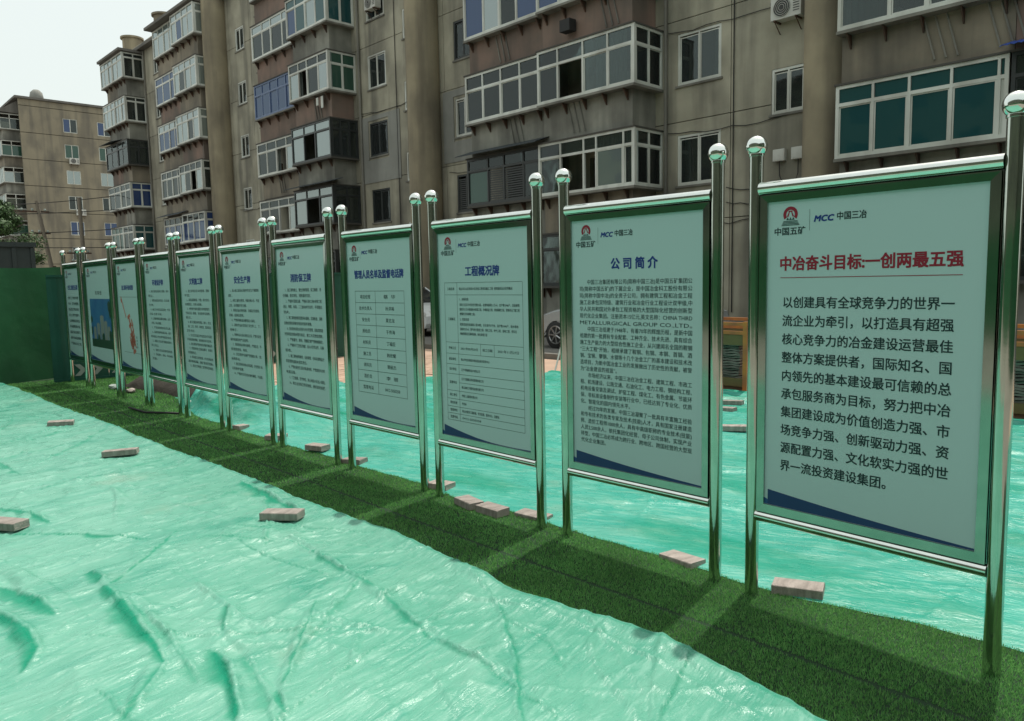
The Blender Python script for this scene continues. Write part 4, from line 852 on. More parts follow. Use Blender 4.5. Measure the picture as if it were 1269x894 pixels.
def small_window(B, s0, s1, z0, z1, fm='frame_white', gl='g_clear', cols=2, cur=None, rec=-.05, vis=True, fills=None, name='window'):
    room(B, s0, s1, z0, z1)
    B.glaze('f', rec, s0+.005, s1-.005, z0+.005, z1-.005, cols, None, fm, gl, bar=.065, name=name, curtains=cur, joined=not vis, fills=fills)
    B.part('window_sill', 'sill', (s0-.05, s1+.05, 0, .05, z0-.06, z0-.002))
def stain_patch(B, s0, s1, z0, z1, hole=None, m='wall_grey'):
    t = .03
    if hole:
        h0, h1, a, c = hole
        B.part('render_patch', m, (s0, h0, .002, t, z0, z1), (h1, s1, .002, t, z0, z1), (h0, h1, .002, t, z0, a), (h0, h1, .002, t, c, z1))
    else: B.part('render_patch', m, (s0, s1, .002, t, z0, z1))
def aircon(root_loc, rz, label, scale=1.0, parentless=True):
    r_ = empty('air_conditioner', root_loc, rz, label, 'air conditioner', 'air conditioners hung on the walls')
    b = MB(); b.box(-.4, .4, -.3, 0, 0, .55); b.build('casing', 'ac', r_, bevel=.012)
    b = MB(); b.tube([(-.1, -.3, .275), (-.1, -.312, .275)], .22, 24); b.build('fan_opening', 'ac_dark', r_)
    for rr in (.07, .12, .17, .215):
        g = MB(); n_ = 28; P = [(-.1+rr*math.cos(2*PI*j/n_), -.322, .275+rr*math.sin(2*PI*j/n_)) for j in range(n_+1)]; g.tube(P, .006, 5, cap=False, up=(0, 1, 0)); g.build('fan_guard', 'ac', r_)
    for j in range(6): b = MB(); b.box(.2, .36, -.309, -.3, .12+j*.06, .14+j*.06); b.build('vent_slat', 'ac_dark', r_)
    for x in (-.28, .28): b = MB(); b.box(x-.02, x+.02, -.34, 0, -.04, -.002); b.tube([(x, -.32, -.03), (x, -.005, -.28)], .014, 6); b.build('bracket', 'iron', r_)
    r_.scale = (scale,)*3; return r_

# ---- the long six-storey block behind the signboards
ANG = math.radians(.75); E_ = Vector((math.cos(ANG), math.sin(ANG), 0)); Nn = Vector((-math.sin(ANG), math.cos(ANG), 0)); DF = 15.75; S0 = -25.0
def fpos(s_, o_, z): v = E_*s_+Nn*(DF-o_); return (v.x, v.y, z)
root = empty('apartment_building', fpos(S0, 0, 0), ANG, 'long weathered six-storey apartment block with enclosed balconies, running behind the whole row of signboards', 'building')
B = Bld(root, S0)
holes = []; wins = []
def W_(s0, s1, z0, z1, **k): holes.append((s0, s1, z0, z1)); wins.append((s0, s1, z0, z1, k))
for k in range(6):
    z = 1.4+FH*k
    v = 1 <= k <= 3
    W_(-13.10, -11.70, z, z+1.42, vis=v, cur=[(.0, .22, 0), (.8, 1.0, 0)] if k % 2 else [(.78, 1, 0)])
    W_(-28.76, -27.42, z, z+1.4, vis=1 <= k <= 4, cur=[(0, .45, 0)] if k in (3, 4) else None, fm='frame_dark' if k in (1, 2) else 'frame_white')
    W_(-23.0, -21.95, z, z+1.4, vis=1 <= k <= 3, fills=['louvre', 'louvre'] if k == 1 else None, fm='frame_dark' if k in (1, 3) else 'frame_white')
    W_(-53.5, -52.5, z, z+1.4, vis=k > 0, cur=[(.1, .5, 0)])
    W_(-38.9, -38.2, z, z+1.4, vis=False)
    W_(2.6, 4.0, z, z+1.4, vis=False)
for k in range(6):
    z = .24+FH*k
    for (a, c) in ((-10.22, -9.30), (-26.18, -25.35), (-41.32, -40.3)):
        z1 = z+FH; W_(a, c, z1+.02-.13, z1+1.20-.17 if a != -41.32 else z1+1.08, vis=k < 5)
# balcony doors behind the glazed balconies
dr = []
for k in range(6):
    z = .42+FH*k
    for (a, c) in ((-7.2, -5.4), (-3.4, -1.6), (-20.2, -18.4), (-16.4, -14.6), (-36.2, -34.4), (-32.2, -30.6), (-49.3, -47.6), (-46.0, -44.4), (-58.8, -57.2)): holes.append((a, c, z, z+2.2)); dr.append((a, c, z))
JO = [-60.3, -59.6, -55.2, -50.2, -46.8, -43.3, -42.1, -39.6, -37.6, -33.0, -29.64, -25.2, -23.6, -21.2, -17.4, -13.56, -11.4, -9.2, -7.9, -4.45, -.9, .6, 5.5, 11, 16]
wall_panels(B, JO, holes, 6)
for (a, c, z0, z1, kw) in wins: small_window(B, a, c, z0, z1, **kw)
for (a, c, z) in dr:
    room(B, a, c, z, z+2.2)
B.part('core', 'room_dark', (-60.0, 15.8, -3.2, -3.0, 0, 17.1)); B.part('end_wall', 'wall', (-60.3, -60.05, -11, -.22, 0, 17.2)); B.part('end_wall', 'wall', (15.8, 16.0, -11, -.22, 0, 17.2)); B.part('joint_backing', 'room_dark', *[(j-.06, j+.06, -.28, -.205, 0, 17.1) for j in JO[1:-1]], *[(-60, 16, -.27, -.206, .38+FH*j, .42+FH*j) for j in range(1, 6)])
B.part('roof', 'roof', (-60.9, 16.4, -11.4, .42, 17.25, 17.42)); B.part('roof_upstand', 'wall', (-60.7, 16.2, -.1, .25, 17.42, 17.62))
B.part('plinth', 'sill', (-60.3, 16, .0, .06, 0, .38))
# round shafts
for (s_, o_, r_) in ((-43.0, .35, .68), (-24.4, .4, .65), (-8.5, .3, .65)):
    b = MB(); b.lathe([(r_, 0), (r_, 6), (r_, 12), (r_, 18.3)], (s_-S0, -o_, 0), 32); smooth_angle(b.build('round_shaft', 'shaft', root))
for s_ in (-51.4, -57.4): b = MB(); b.lathe([(.62, 17.4), (.62, 18.5), (.74, 18.5), (.74, 18.62)], (s_-S0, -(-.1), 0), 24); smooth_angle(b.build('roof_vent', 'shaft', root))
gC = dict(gl='g_clear')
cur1 = [(.02, .3, 0), (.7, .95, 0)]; cur2 = [(.3, .55, 0)]
# stack 3 (right edge of the picture)
stack(B, -7.92, -4.5, -1.0, {
 2: (dict(cols=[.33, .55, .8, 1], tr=.42, cur=[(.0, .3, 0), (.55, .8, .5)]), dict(fm='frame_dark')),
 1: (dict(gl='g_teal', tg='g_teal', cols=[.24, .46, .70, .95, 1.0], tr=.42, cur=[(0, .95, 0)]), dict(fm='frame_dark', aw='awning_blue')), 3: (dict(), dict()), 0: (dict(), dict(fm='frame_dark'))},
 {2: ('par_tan', 'par_brown'), 1: ('par_grey', 'par_grey'), 0: ('par_grey', 'par_grey')}, (1, 2))
# stack 2
stack(B, -20.95, -17.35, -13.86, {
 3: (dict(fm='frame_white', gl='g_clear', tr=None, cols=[.28, .5, .72, 1], fills=['g_blue', 'g_mirror', 'g_clear', 'g_blue'], cur=[(.3, .5, 0), (.72, 1, 0)]), dict(gl='g_blue', tg='g_blue', cols=4)),
 2: (dict(cols=[.25, .5, .75, 1], cur=[(.0, .35, 0), (.75, 1, 0)], tr=.5), dict(cols=[.23, .5, .75, 1], tr=.5, fills=['g_clear', 'open', 'g_clear', 'g_clear'], cur=[(0, .2, .3), (.6, .9, 0)], rtr=.5)),
 1: (dict(fm='frame_dark', cols=[.3, .52, .78, 1], fills=['g_green', 'louvre', 'louvre', 'g_clear'], cur=[(.02, .28, 0)], aw='awning', tr=.42), dict(cols=[.25, .5, .63, .9, 1], tr=.45, fills=['g_clear', 'open', 'open', 'g_mirror', 'g_clear'], cur=[(.63, 1, 0)], rtr=.45)),
 0: (dict(fm='frame_dark'), dict(fm='frame_dark', cols=3))},
 {3: ('par_brown', 'par_brown'), 2: ('par_grey', 'par_grey'), 1: ('par_grey', 'par_tan'), 4: ('par_brown', 'par_brown')}, (0, 1, 2, 3), ob=(1.22, 1.36), op=(1.0, 1.1))
# stack 1
stack(B, -37.1, -33.1, -29.94, {
 5: (dict(), dict()),
 4: (dict(gl='g_clear', tg='g_mirror', cols=[.28, .5, .78, 1], tr=.42, cur=cur1), dict(gl='g_blue', tg='g_teal', cols=4, tr=.42, fills=['g_blue', 'g_teal', 'g_mirror', 'g_teal'], rgl='g_teal')),
 3: (dict(fm='frame_blue', gl='g_blue', tr=.5, cols=5), dict(cols=[.26, .48, .76, 1], tr=.42, fills=['g_mirror', 'open', 'g_clear', 'g_mirror'], rtr=.5, rgl='g_green', cur=[(0, .25, 0), (.8, 1, 0)])),
 2: (dict(cols=4, tr=.45, fills=['g_clear', 'g_clear', 'open', 'g_mirror'], cur=[(.0, .5, 0), (.78, 1, 0)]), dict(fm='frame_dark', gl='g_mirror', cols=[.33, .62, 1], fills=['g_mirror', 'open', 'g_mirror'], tg='g_mirror', tr=.42, rgl='g_clear', rc=3)),
 1: (dict(cols=4, tr=.4, fills=['g_clear', 'g_clear', 'open', 'g_mirror'], cur=[(.78, 1, 0)]), dict(fm='frame_dark', cols=[.33, .66, 1], fills=['g_mirror', 'open', 'g_mirror'], tg='g_mirror', tr=.42, rgl='g_clear', aw='awning')),
 0: (dict(fm='frame_dark'), dict(fm='frame_dark'))},
 {5: ('par_brown', 'par_brown'), 4: ('par_brown', 'par_grey'), 3: ('par_brown', 'par_brown'), 2: ('par_tan', 'par_grey'), 1: ('par_grey', 'par_grey')}, (1, 2, 3, 4), ob=(1.1, 1.36), op=(.9, 1.1), dz=(-.05, .05))
# stack 0
stack(B, -50.1, -46.6, -43.6, {
 5: (dict(gl='g_mirror', tg='g_mirror', cols=4, cur=cur1), dict(gl='g_mirror', tg='g_mirror', fills=['g_mirror', 'g_blue', 'g_mirror', 'g_mirror'], cur=cur1)),
 4: (dict(gl='g_blue', cols=3), dict(gl='g_mirror', fills=['g_mirror', 'g_clear', 'g_mirror', 'g_mirror'], cur=[(0, 1, 0)])),
 3: (dict(gl='g_blue', tg='g_mirror', cols=4), dict(gl='g_mirror', fills=['g_mirror', 'g_mirror', 'g_clear', 'g_mirror'], cur=[(0, .6, 0)])),
 2: (dict(gl='g_clear', cols=4), dict(gl='g_clear', fills=['g_mirror', 'g_clear', 'open', 'g_mirror'], cur=[(0, .3, 0)])),
 1: (dict(fm='frame_white', gl='g_blue', tg='g_clear', aw='awning'), dict(gl='g_blue', tg='g_clear'))},
 {5: ('par_tan', 'par_tan'), 4: ('par_brown', 'par_tan'), 3: ('par_tan', 'par_brown'), 2: ('par_tan', 'par_tan'), 1: ('par_tan', 'par_brown')}, (1, 2, 3, 4, 5), ob=(1.15, 1.38), op=(.95, 1.1))
# end stack
stack(B, -59.5, -57.3, -55.5, {
 5: (dict(gl='g_mirror', cols=3, cur=[(0, 1, 0)]), dict(gl='g_mirror', cols=2, rtr=.3, rgl='g_clear')),
 4: (dict(gl='g_mirror', cols=3, cur=[(0, 1, 0)]), dict(gl='g_mirror', cols=3, rtr=.3, rgl='g_clear')),
 3: (dict(fm='frame_dark', cols=2, aw='awning'), dict(fm='frame_dark', cols=2, rgl='g_clear')),
 2: (dict(gl='g_clear', cols=2), dict(cols=2, rgl='g_blue')), 1: (dict(gl='g_green', cols=3), dict(cols=2, gl='g_clear', rgl='g_teal'))},
 {5: ('par_tan', 'par_grey'), 4: ('par_grey', 'par_grey'), 3: ('par_brown', 'par_tan'), 2: ('par_tan', 'par_grey'), 1: ('par_grey', 'par_tan')}, (1, 2, 3, 4, 5), left=True)
stain_patch(B, -29.3, -26.55, 5.9, 8.68, (-28.85, -27.35, 6.85, 8.5)); stain_patch(B, -23.7, -21.2, 6.1, 8.75, (-23.08, -21.9, 6.85, 8.5))
# cables on the facade (one part each)
for pts in ([(-11.3, .03, 8.9), (-11.3, .03, .6)], [(-26.7, .03, 15), (-26.7, .03, .5)]):
    b = MB(); b.tube([B.P(*p) for p in pts], .015, 6); b.build('wall_cable', 'black', root)
for (s_, o_, z) in ((-16.1, 1.36, 8.95),):
    b = MB(); b.box(s_-S0-.2, s_-S0+.2, -o_-.1, -o_+.2, z, z+.34); b.build('hanging_box', 'black', root)
aircon(fpos(-9.72, .0, 7.98), ANG, 'white air conditioner unit on brown wall beside the round shaft, top right')
aircon(fpos(-28.0, .0, 12.9), ANG, 'air conditioner unit high on the block under an upper window')
for k, (s_, l) in enumerate(((-9.93, 'left'), (-9.43, 'right'))):
    r_ = empty('meter_box', fpos(s_, 0, 4.52), ANG, f'pale electric meter box on the wall by the round shaft, {l} of two', 'meter box', 'meter boxes on the wall')
    b = MB(); b.box(-.16, .16, -.14, 0, 0, .3); b.build('box', 'ac', r_, bevel=.008); b = MB(); b.box(-.13, .13, -.146, -.14, .03, .27); b.build('door', 'ac', r_)
    b = MB(); b.tube([(0, -.07, 0), (0, -.07, -.35), (.1*(1-2*k), -.05, -.6)], .012, 6); b.build('cable', 'black', r_)

# drain pipes, loose cables, racks and laundry
for (s_, z1) in ((-13.75+.3, 17.2), (-29.3, 17.2), (-55.0, 17.2)):
    b = MB(); b.tube([B.P(s_, .09, .1), B.P(s_, .09, z1)], .05, 8); smooth_angle(b.build('drain_pipe', 'sill', root))
rc = random.Random(21)
for (a, c, z) in ((-13.4, -9.3, 5.72), (-13.4, -9.3, 8.52), (-29.4, -25.2, 8.9), (-23.4, -21.1, 5.75), (-11.5, -9.3, 4.0), (-11.5, -9.3, 3.6), (-13.4, -9.4, 3.2), (-41.8, -37.6, 5.8)):
    P_ = [B.P(a+(c-a)*k/10, .03, z-.12*math.sin(PI*k/10)*rc.uniform(.6, 1.4)+rc.uniform(-.02, .02)) for k in range(11)]; b = MB(); b.tube(P_, .011, 5); b.build('wall_cable', 'black', root)
for (a, z, o_) in ((-16.3, 6.92, 1.1), (-19.0, 6.92, 1.0), (-15.0, 9.7, 1.1), (-19.6, 9.7, 1.0), (-31.4, 9.72, 1.1), (-35.4, 6.92, .9), (-6.2, 6.92, 1.1), (-5.0, 6.92, 1.1)):
    b = MB()
    for q in (0, .22, .44): b.tube([B.P(a+q, o_+.01, z), B.P(a+q+.25, o_+.04, z-.9)], .02, 5)
    b.build('rack_strut', 'sill', root)
for k, (cl, q) in enumerate((('frame_white', 0), ('par_brown', .22), ('frame_white', .4))):
    b = MB(); b.box(-30.9+q-S0, -30.72+q-S0, -1.30, -1.28, 9.35-.08*k, 9.68); t_ = b.build('hung_garment', cl, root, fix=False)
# pots, boxes and hanging things kept behind the balcony glass
for (a, o_, z, w__, h__, m_) in ((-14.2, 1.2, 7.08, .3, .35, 'ac'), (-15.5, 1.15, 7.08, .5, .5, 'plank'), (-18.2, 1.0, 7.08, .4, .3, 'sheet'), (-20.1, 1.0, 7.08, .3, .6, 'par_brown'), (-14.6, 1.15, 4.28, .5, .45, 'awning_blue'), (-16.9, 1.15, 4.28, .4, .7, 'ac'), (-7.3, 1.1, 4.28, .5, .25, 'ac'), (-5.4, 1.1, 4.28, .3, .4, 'par_tan'), (-7.0, 1.1, 7.08, .3, .22, 'ac'), (-5.9, 1.1, 7.08, .35, .4, 'olive'), (-31.5, 1.1, 9.88, .5, .4, 'sheet'), (-30.4, 1.0, 9.88, .3, .7, 'ac'), (-36, .9, 7.08, .6, .4, 'plank'), (-34, .9, 12.7, .5, .5, 'par_tan')):
    b = MB(); B.box(b, a, a+w__, o_-.25, o_, z, z+h__); b.build('stored_box', m_, root, bevel=.02)

# ---- far block in line with it, gable end facing us
FB = empty('apartment_building', (-97.07, 15.84, 0), 0, 'distant tan apartment block with a plain gable wall of blue windows, at the far left', 'building')
F2 = MB(); GH = 21.9
# gable wall as storey panels with window holes (plane x=0, y 0..10.5)
gw = [(y0, y0+1.4, zt-1.5, zt) for zt in (20.3, 17.5, 14.7, 11.9, 9.1, 6.3, 3.5) for y0 in (4.1, 7.55)]
lv = [0]+[20.3+.75-FH*j for j in range(6, -1, -1)]+[GH]
lv = sorted(set([0]+[round(20.3+.9-FH*j, 2) for j in range(7)]+[GH]))
for z0, z1 in zip(lv, lv[1:]):
    b = MB(); cuts = [0, 4.1, 5.5, 7.55, 8.95, 11.0]; g = .03
    for u, v in zip(cuts, cuts[1:]):
        hh = [h for h in gw if abs(h[0]-u) < .01 and z0 < h[3] <= z1]
        if hh: b.box(-.25, 0, u, v, z0+g, hh[0][2]); b.box(-.25, 0, u, v, hh[0][3], z1-g)
        else: b.box(-.25, 0, u, v, z0+g, z1-g)
    b.build('wall_panel', 'wall_far', FB, fix=False)
gcol = {0: 'g_blue', 1: 'g_green', 2: 'g_mirror', 3: 'g_clear', 4: 'g_blue', 5: 'g_clear', 6: 'g_clear'}
for n_, (y0, y1, z0, z1) in enumerate(gw):
    lvl = n_//2; b = MB(); q = .07
    for A in ((y0, y1, z0, z0+q), (y0, y1, z1-q, z1), (y0, y0+q, z0+q, z1-q), (y1-q, y1, z0+q, z1-q), ((y0+y1)/2-.04, (y0+y1)/2+.04, z0+q, z1-q)): b.box(-.12, -.04, *A)
    f = b.build('window', 'frame_white', FB, fix=False)
    for s_ in (0, 1):
        b = MB(); ym = (y0+y1)/2; b.box(-.09, -.08, (y0+q if s_ == 0 else ym+.04), (ym-.04 if s_ == 0 else y1-q), z0+q, z1-q); b.build('pane', gcol[lvl] if (lvl, s_) not in ((0, 1), (3, 1)) else 'g_clear', f, fix=False)
    b = MB(); b.box(-.6, -.3, y0+.02, y1-.02, z0, z1); b.build('curtain', 'curtain' if lvl in (2, 3) else 'room', f, fix=False)
b = MB(); b.box(-40, -.3, .25, 11, 0, GH-.02); b.build('block', 'wall_far', FB, fix=False)
b = MB(); b.box(-40.3, .25, -.35, 11.3, GH, GH+.22); b.build('roof', 'roof', FB, fix=False)
b = MB(); b.box(-.27, -.255, 0, 11, .1, GH-.1); b.build('joint_backing', 'room_dark', FB, fix=False)
# balcony tower on its front corner
for k in range(7):
    zt = 20.3-FH*k; z0 = zt-1.6; x1 = -1.1; x0 = -5.6
    b = MB(); b.box(x0, x1, -1.45, 0.2, zt-FH+.06, z0-.08); b.build('parapet', 'par_tan' if k % 2 else 'par_grey', FB, fix=False)
    b = MB(); b.box(x0-.1, x1+.25, -1.8, .2, z0-.08, z0-.01); b.box(x0-.1, x1+.25, -1.85, .2, zt+.01, zt+.06); b.build('balcony_slab', 'sill', FB, fix=False)
    q = .07; b = MB(); X1 = x1+.2; Y0 = -1.7
    for A in ((Y0, .2, z0, z0+q), (Y0, .2, zt-q, zt), (Y0, Y0+q, z0+q, zt-q), (-.8, -.73, z0+q, zt-q), (.13, .2, z0+q, zt-q), (Y0+q, .13, zt-.5, zt-.44)): b.box(X1-.04, X1+.04, *A)
    for j in range(7): xx = x0+(X1-x0-.04)*j/6; b.box(xx-.035, xx+.035, Y0-.03, Y0+.03, z0+q, zt-q)
    b.box(x0, X1-.05, Y0-.035, Y0+.035, z0, z0+q); b.box(x0, X1-.05, Y0-.035, Y0+.035, zt-q, zt); f = b.build('balcony_window', 'frame_white', FB, fix=False)
    b = MB(); b.box(X1-.01, X1+.005, Y0+q, -.8, z0+q, zt-.5); b.build('pane', ('g_clear', 'g_green', 'g_mirror')[k % 3], f, fix=False)
    b = MB(); b.box(X1-.01, X1+.005, -.73, .13, z0+q, zt-.5); b.build('pane', ('g_clear', 'g_green', 'g_clear')[k % 3], f, fix=False)
    b = MB(); b.box(x0, X1-.06, Y0, Y0+.01, z0+q, zt-q); b.build('pane', 'g_mirror', f, fix=False)
b = MB(); b.pts([(-5.8, -1.9, 20.45), (-.7, -1.9, 20.45), (-.7, .2, 21.85), (-5.8, .2, 21.85), (-5.8, .2, 20.4), (-.7, .2, 20.4)], [(0, 1, 2, 3), (0, 4, 5, 1), (1, 5, 2), (0, 3, 4), (3, 2, 5, 4)]); b.build('sloping_roof', 'roof', FB)
b = MB(); b.lathe([(.5, 0), (.7, .5), (.6, 1.0), (.3, 1.3)], (-2, 2.2, GH+.2), 12); smooth_angle(b.build('roof_tank', 'wall_grey', FB))
aircon((-97.07+.02, 15.84+4.9, 16.0-.62), PI/2, 'air conditioner under a green window on the distant gable wall, upper of two', 1.2)
aircon((-97.07+.02, 15.84+5.2, 10.4-.62), PI/2, 'air conditioner under a lower window on the distant gable wall, lower of two', 1.2)

# ---- block across the yard, behind the photographer (unseen, added so the polished steel reflects dark)
OB = empty('apartment_building', (-8, -26, 0), PI, 'unseen netted block added behind the photographer for the steel posts to reflect', 'building')
b = MB(); b.box(-45, 45, .02, 10, 0, 17); b.build('wall', 'reflect_dark', OB, fix=False)
b = MB(); b.box(-45.3, 45.3, -.3, 10.3, 17, 17.2); b.build('roof', 'roof', OB, fix=False)
ob1 = MB(); ob1.box(-.75, .75, -.02, .015, 0, 1.4); wp = ob1.build('window', 'car_glass', OB, fix=False); fst = True
for k in range(6):
    for j in range(24):
        p_ = (-42+j*3.6, 0, 1.4+FH*k)
        if fst: wp.location = p_; fst = False
        else: share(wp, OB, p_)

EBk = empty('apartment_building', (30, -5, 0), -PI/2, 'unseen netted block added right of the yard for the steel posts to reflect', 'building')  # unseen block, added to give the steel something dark to reflect
b = MB(); b.box(-22, 18, .02, 10, 0, 17); b.build('wall', 'reflect_dark', EBk, fix=False)
b = MB(); b.box(-22.3, 18.3, -.3, 10.3, 17, 17.2); b.build('roof', 'roof', EBk, fix=False)
for k in range(6):
    for j in range(10): share(wp, EBk, (-20+j*4, 0, 1.4+FH*k))
RF = empty('net_covered_fence', (9, -4, 0), 0, 'unseen green net fence added on the right for the steel posts to reflect', 'fence')  # unseen fence on the right, added for reflections in the posts
b = MB(); b.box(0, .06, -14, 9, 0, 2.4); b.build('net_sheet', 'net', RF, fix=False)
RF = empty('net_covered_fence', (-4, -16, 0), 0, 'unseen green net fence added behind the photographer for the steel to reflect', 'fence')  # another added fence, out of view, only reflected by the steel
b = MB(); b.box(-14, 13, 0, .06, 0, 2.4); b.build('net_sheet', 'net', RF, fix=False)

# ------------------------------------------------------------------ cars
def car(loc, rz, paint, label):
    r_ = empty('parked_car', loc, rz, label, 'car', 'cars parked by the apartment block')
    # side profile (x forward), lower body and cabin as lofted sections across the width
    prof = [(-2.15, .32), (-2.2, .55), (-2.15, .86), (-1.75, .95), (-1.25, .98), (-.6, .99), (.2, .98), (.95, .96), (1.45, .88), (1.95, .74), (2.15, .6), (2.18, .38), (2.1, .25)]
    wh = [(-1.33, .31), (1.36, .31)]
    bot = []
    for cx_, rr in ((1.36, .36), (-1.33, .36)):
        bot += [(cx_+rr*math.cos(t_), .31+rr*math.sin(t_)) for t_ in [PI*j/10 for j in range(11)]]
    poly = prof+[(1.85, .22)]+[p for p in bot[:11]]+[(.7, .2), (-.7, .2)]+[p for p in bot[11:]]+[(-1.9, .24)]
    secs = [(-.86, .93), (-.80, 1.0), (.80, 1.0), (.86, .93)]
    V = []; n_ = len(poly)
    for (yy, sc) in secs: V += [(x*(.985 if sc < 1 else 1), yy, .3+(z-.3)*(sc if z > .5 else 1)) for x, z in poly]
    b = bmesh.new(); vs = [b.verts.new(v) for v in V]
    for k in range(3):
        for j in range(n_): b.faces.new((vs[k*n_+j], vs[k*n_+(j+1) % n_], vs[(k+1)*n_+(j+1) % n_], vs[(k+1)*n_+j]))
    f1 = b.faces.new(vs[:n_]); f2 = b.faces.new(vs[-n_:][::-1]); bmesh.ops.triangulate(b, faces=[f1, f2]); bmesh.ops.recalc_face_normals(b, faces=b.faces[:])
    me = bpy.data.meshes.new('body'); b.to_mesh(me); b.free(); me.materials.append(M[paint]); o = bpy.data.objects.new('body', me); COL.objects.link(o); o.parent = r_; smooth_angle(o, 35)
    cab = [(-1.75, .94), (-1.2, 1.36), (-.7, 1.45), (.1, 1.43), (.95, .95)]
    b = MB(); N_ = len(cab); V = []
    for yy, sc in ((-.76, 0), (-.6, 1), (.6, 1), (.76, 0)): V += [(x, yy if z < 1.0 else yy*(.9 if sc else .82), z-(0 if sc else .0)) for x, z in cab]
    F_ = []
    for k in range(3): F_ += [(k*N_+j, k*N_+j+1, (k+1)*N_+j+1, (k+1)*N_+j) for j in range(N_-1)]
    F_ += [tuple(range(N_)), tuple(range(3*N_, 4*N_))[::-1]]; b.pts(V, F_); smooth_angle(b.build('glasshouse', 'car_glass', r_), 40)
    b = MB(); b.pts([(-1.22, -.52, 1.375), (-.7, -.55, 1.465), (.1, -.54, 1.445), (.18, -.52, 1.40), (-1.22, .52, 1.375), (-.7, .55, 1.465), (.1, .54, 1.445), (.18, .52, 1.40)], [(0, 1, 5, 4), (1, 2, 6, 5), (2, 3, 7, 6)]); b.build('roof', paint, r_)
    for s_ in (-1, 1):
        for (x0, z0, x1, z1) in ((-.72, 1.43, -.68, .97), (.1, 1.41, .93, .95), (-1.72, .95, -1.18, 1.36)):
            b = MB(); b.tube([(x0, s_*.66 if z0 > 1.2 else s_*.765, z0), (x1, s_*.66 if z1 > 1.2 else s_*.765, z1)], .03, 6); b.build('pillar', paint, r_)
        for cx_ in (1.36, -1.33):
            b = MB(); yy = s_*.78; b.tube([(cx_, yy-.1, .31), (cx_, yy-.085, .31), (cx_, yy+.085, .31), (cx_, yy+.1, .31)], [.28, .31, .31, .28], 28); w_ = smooth_angle(b.build('wheel', 'black', r_))
            b = MB(); ys = yy+s_*.101
            b.tube([(cx_, ys-s_*.02, .31), (cx_, ys, .31)], .06, 12)
            for j in range(7):
                a_ = 2*PI*j/7; b.tube([(cx_+.03*math.cos(a_), ys, .31+.03*math.sin(a_)), (cx_+.2*math.cos(a_), ys, .31+.2*math.sin(a_))], .02, 5)
            P = [(cx_+.205*math.cos(2*PI*j/24), ys, .31+.205*math.sin(2*PI*j/24)) for j in range(25)]; b.tube(P, .016, 6, cap=False, up=(0, 1, 0)); b.build('rim', 'rim', w_)
            b = MB(); b.tube([(cx_, s_*.5, .31), (cx_, s_*.84, .31)], .352, 24); b.build('wheel_well', 'black', r_)
        b = MB(); b.pts([(2.0, s_*.5, .74), (2.16, s_*.48, .6), (2.1, s_*.82, .58), (1.8, s_*.84, .78)], [(0, 1, 2, 3)]); b.prism([(1.95, .6), (2.13, .58), (2.05, .7), (1.8, .77)], lambda a_, c_: (a_, s_*.80, c_), lambda a_, c_: (a_, s_*.868, c_)); b.build('headlight', 'lamp', r_)
        b = MB(); b.box(.55, .72, s_*.80 if s_ > 0 else -.98, .98 if s_ > 0 else -.80, .98, 1.1); b.build('mirror', paint, r_, bevel=.02)
    b = MB(); b.box(2.13, 2.2, -.7, .7, .27, .37); b.build('bumper_grille', 'black', r_); return r_
car((-11.1, 9.62+.8, 0), PI, 'car_silver', 'silver car with alloy wheel glimpsed through the gap left of the second signboard')
car((-20.3, 10.9, 0), 0, 'car_white', 'white car glimpsed through the narrow gap left of the project table signboard')

# ------------------------------------------------------------------ steel stillages with stacked sheets at the far edge of the tarpaulin
def stillage(x0, x1, y0, label):
    r_ = empty('steel_stillage', ((x0+x1)/2, y0, 0), 0, label, 'stillage', 'orange steel stillages with stacked sheets'); hw = (x1-x0)/2; D_ = 1.1
    for x in (-hw, hw):
        for y in (0, D_): b = MB(); b.box(x-.03, x+.03, y-.03, y+.03, .0, .98); b.build('corner_post', 'orange', r_)
    for y in (0, D_):
        for z in (.95, .83): b = MB(); b.box(-hw+.03, hw-.03, y-.022, y+.022, z-.025, z+.02); b.build('rail', 'orange', r_)
        b = MB(); b.box(-hw+.03, hw-.03, y-.015, y+.018, .66, .80); b.build('side_board', 'olive', r_)
    for x in (-hw, hw):
        for z in (.95, .83): b = MB(); b.box(x-.02, x+.02, .03, D_-.03, z-.024, z+.019); b.build('rail', 'orange', r_)
    for y in (.05, .9): b = MB(); b.box(-hw+.05, hw-.05, y, y+.12, .0, .09); b.build('base_plank', 'plank', r_)
    b = MB(); b.box(-hw+.04, hw-.04, .02, D_-.04, .09, .2); b.build('base_board', 'olive', r_)
    z = .2; rr = random.Random(int(x0*10)); k = 0
    while z < .65:
        h = .034; dx = rr.uniform(-.02, .02); dy = rr.uniform(0, .03); b = MB(); n_ = 30; P = []
        for j in range(n_+1):
            x = -hw+.08+dx+(2*hw-.2)*j/n_; w_ = .007*math.sin(j*1.9+k); P += [(x, .03+dy, z+w_), (x, D_-.1, z+w_), (x, .03+dy, z+w_+h*.75), (x, D_-.1, z+w_+h*.75)]
        b.pts(P, [(4*j, 4*j+4, 4*j+5, 4*j+1) for j in range(n_)]+[(4*j+2, 4*j+3, 4*j+7, 4*j+6) for j in range(n_)]+[(4*j, 4*j+2, 4*j+6, 4*j+4) for j in range(n_)]+[(4*j+1, 4*j+5, 4*j+7, 4*j+3) for j in range(n_)]+[(0, 1, 3, 2), (4*n_, 4*n_+2, 4*n_+3, 4*n_+1)])
        b.build('sheet', 'sheet', r_); z += h; k += 1
stillage(-7.6, -5.43, 5.92, 'orange steel stillage holding stacked grey sheets, seen left of the nearest signboard')
stillage(-2.75, -.6, 5.92, 'orange steel stillage holding stacked grey sheets, at the right edge of the photo')

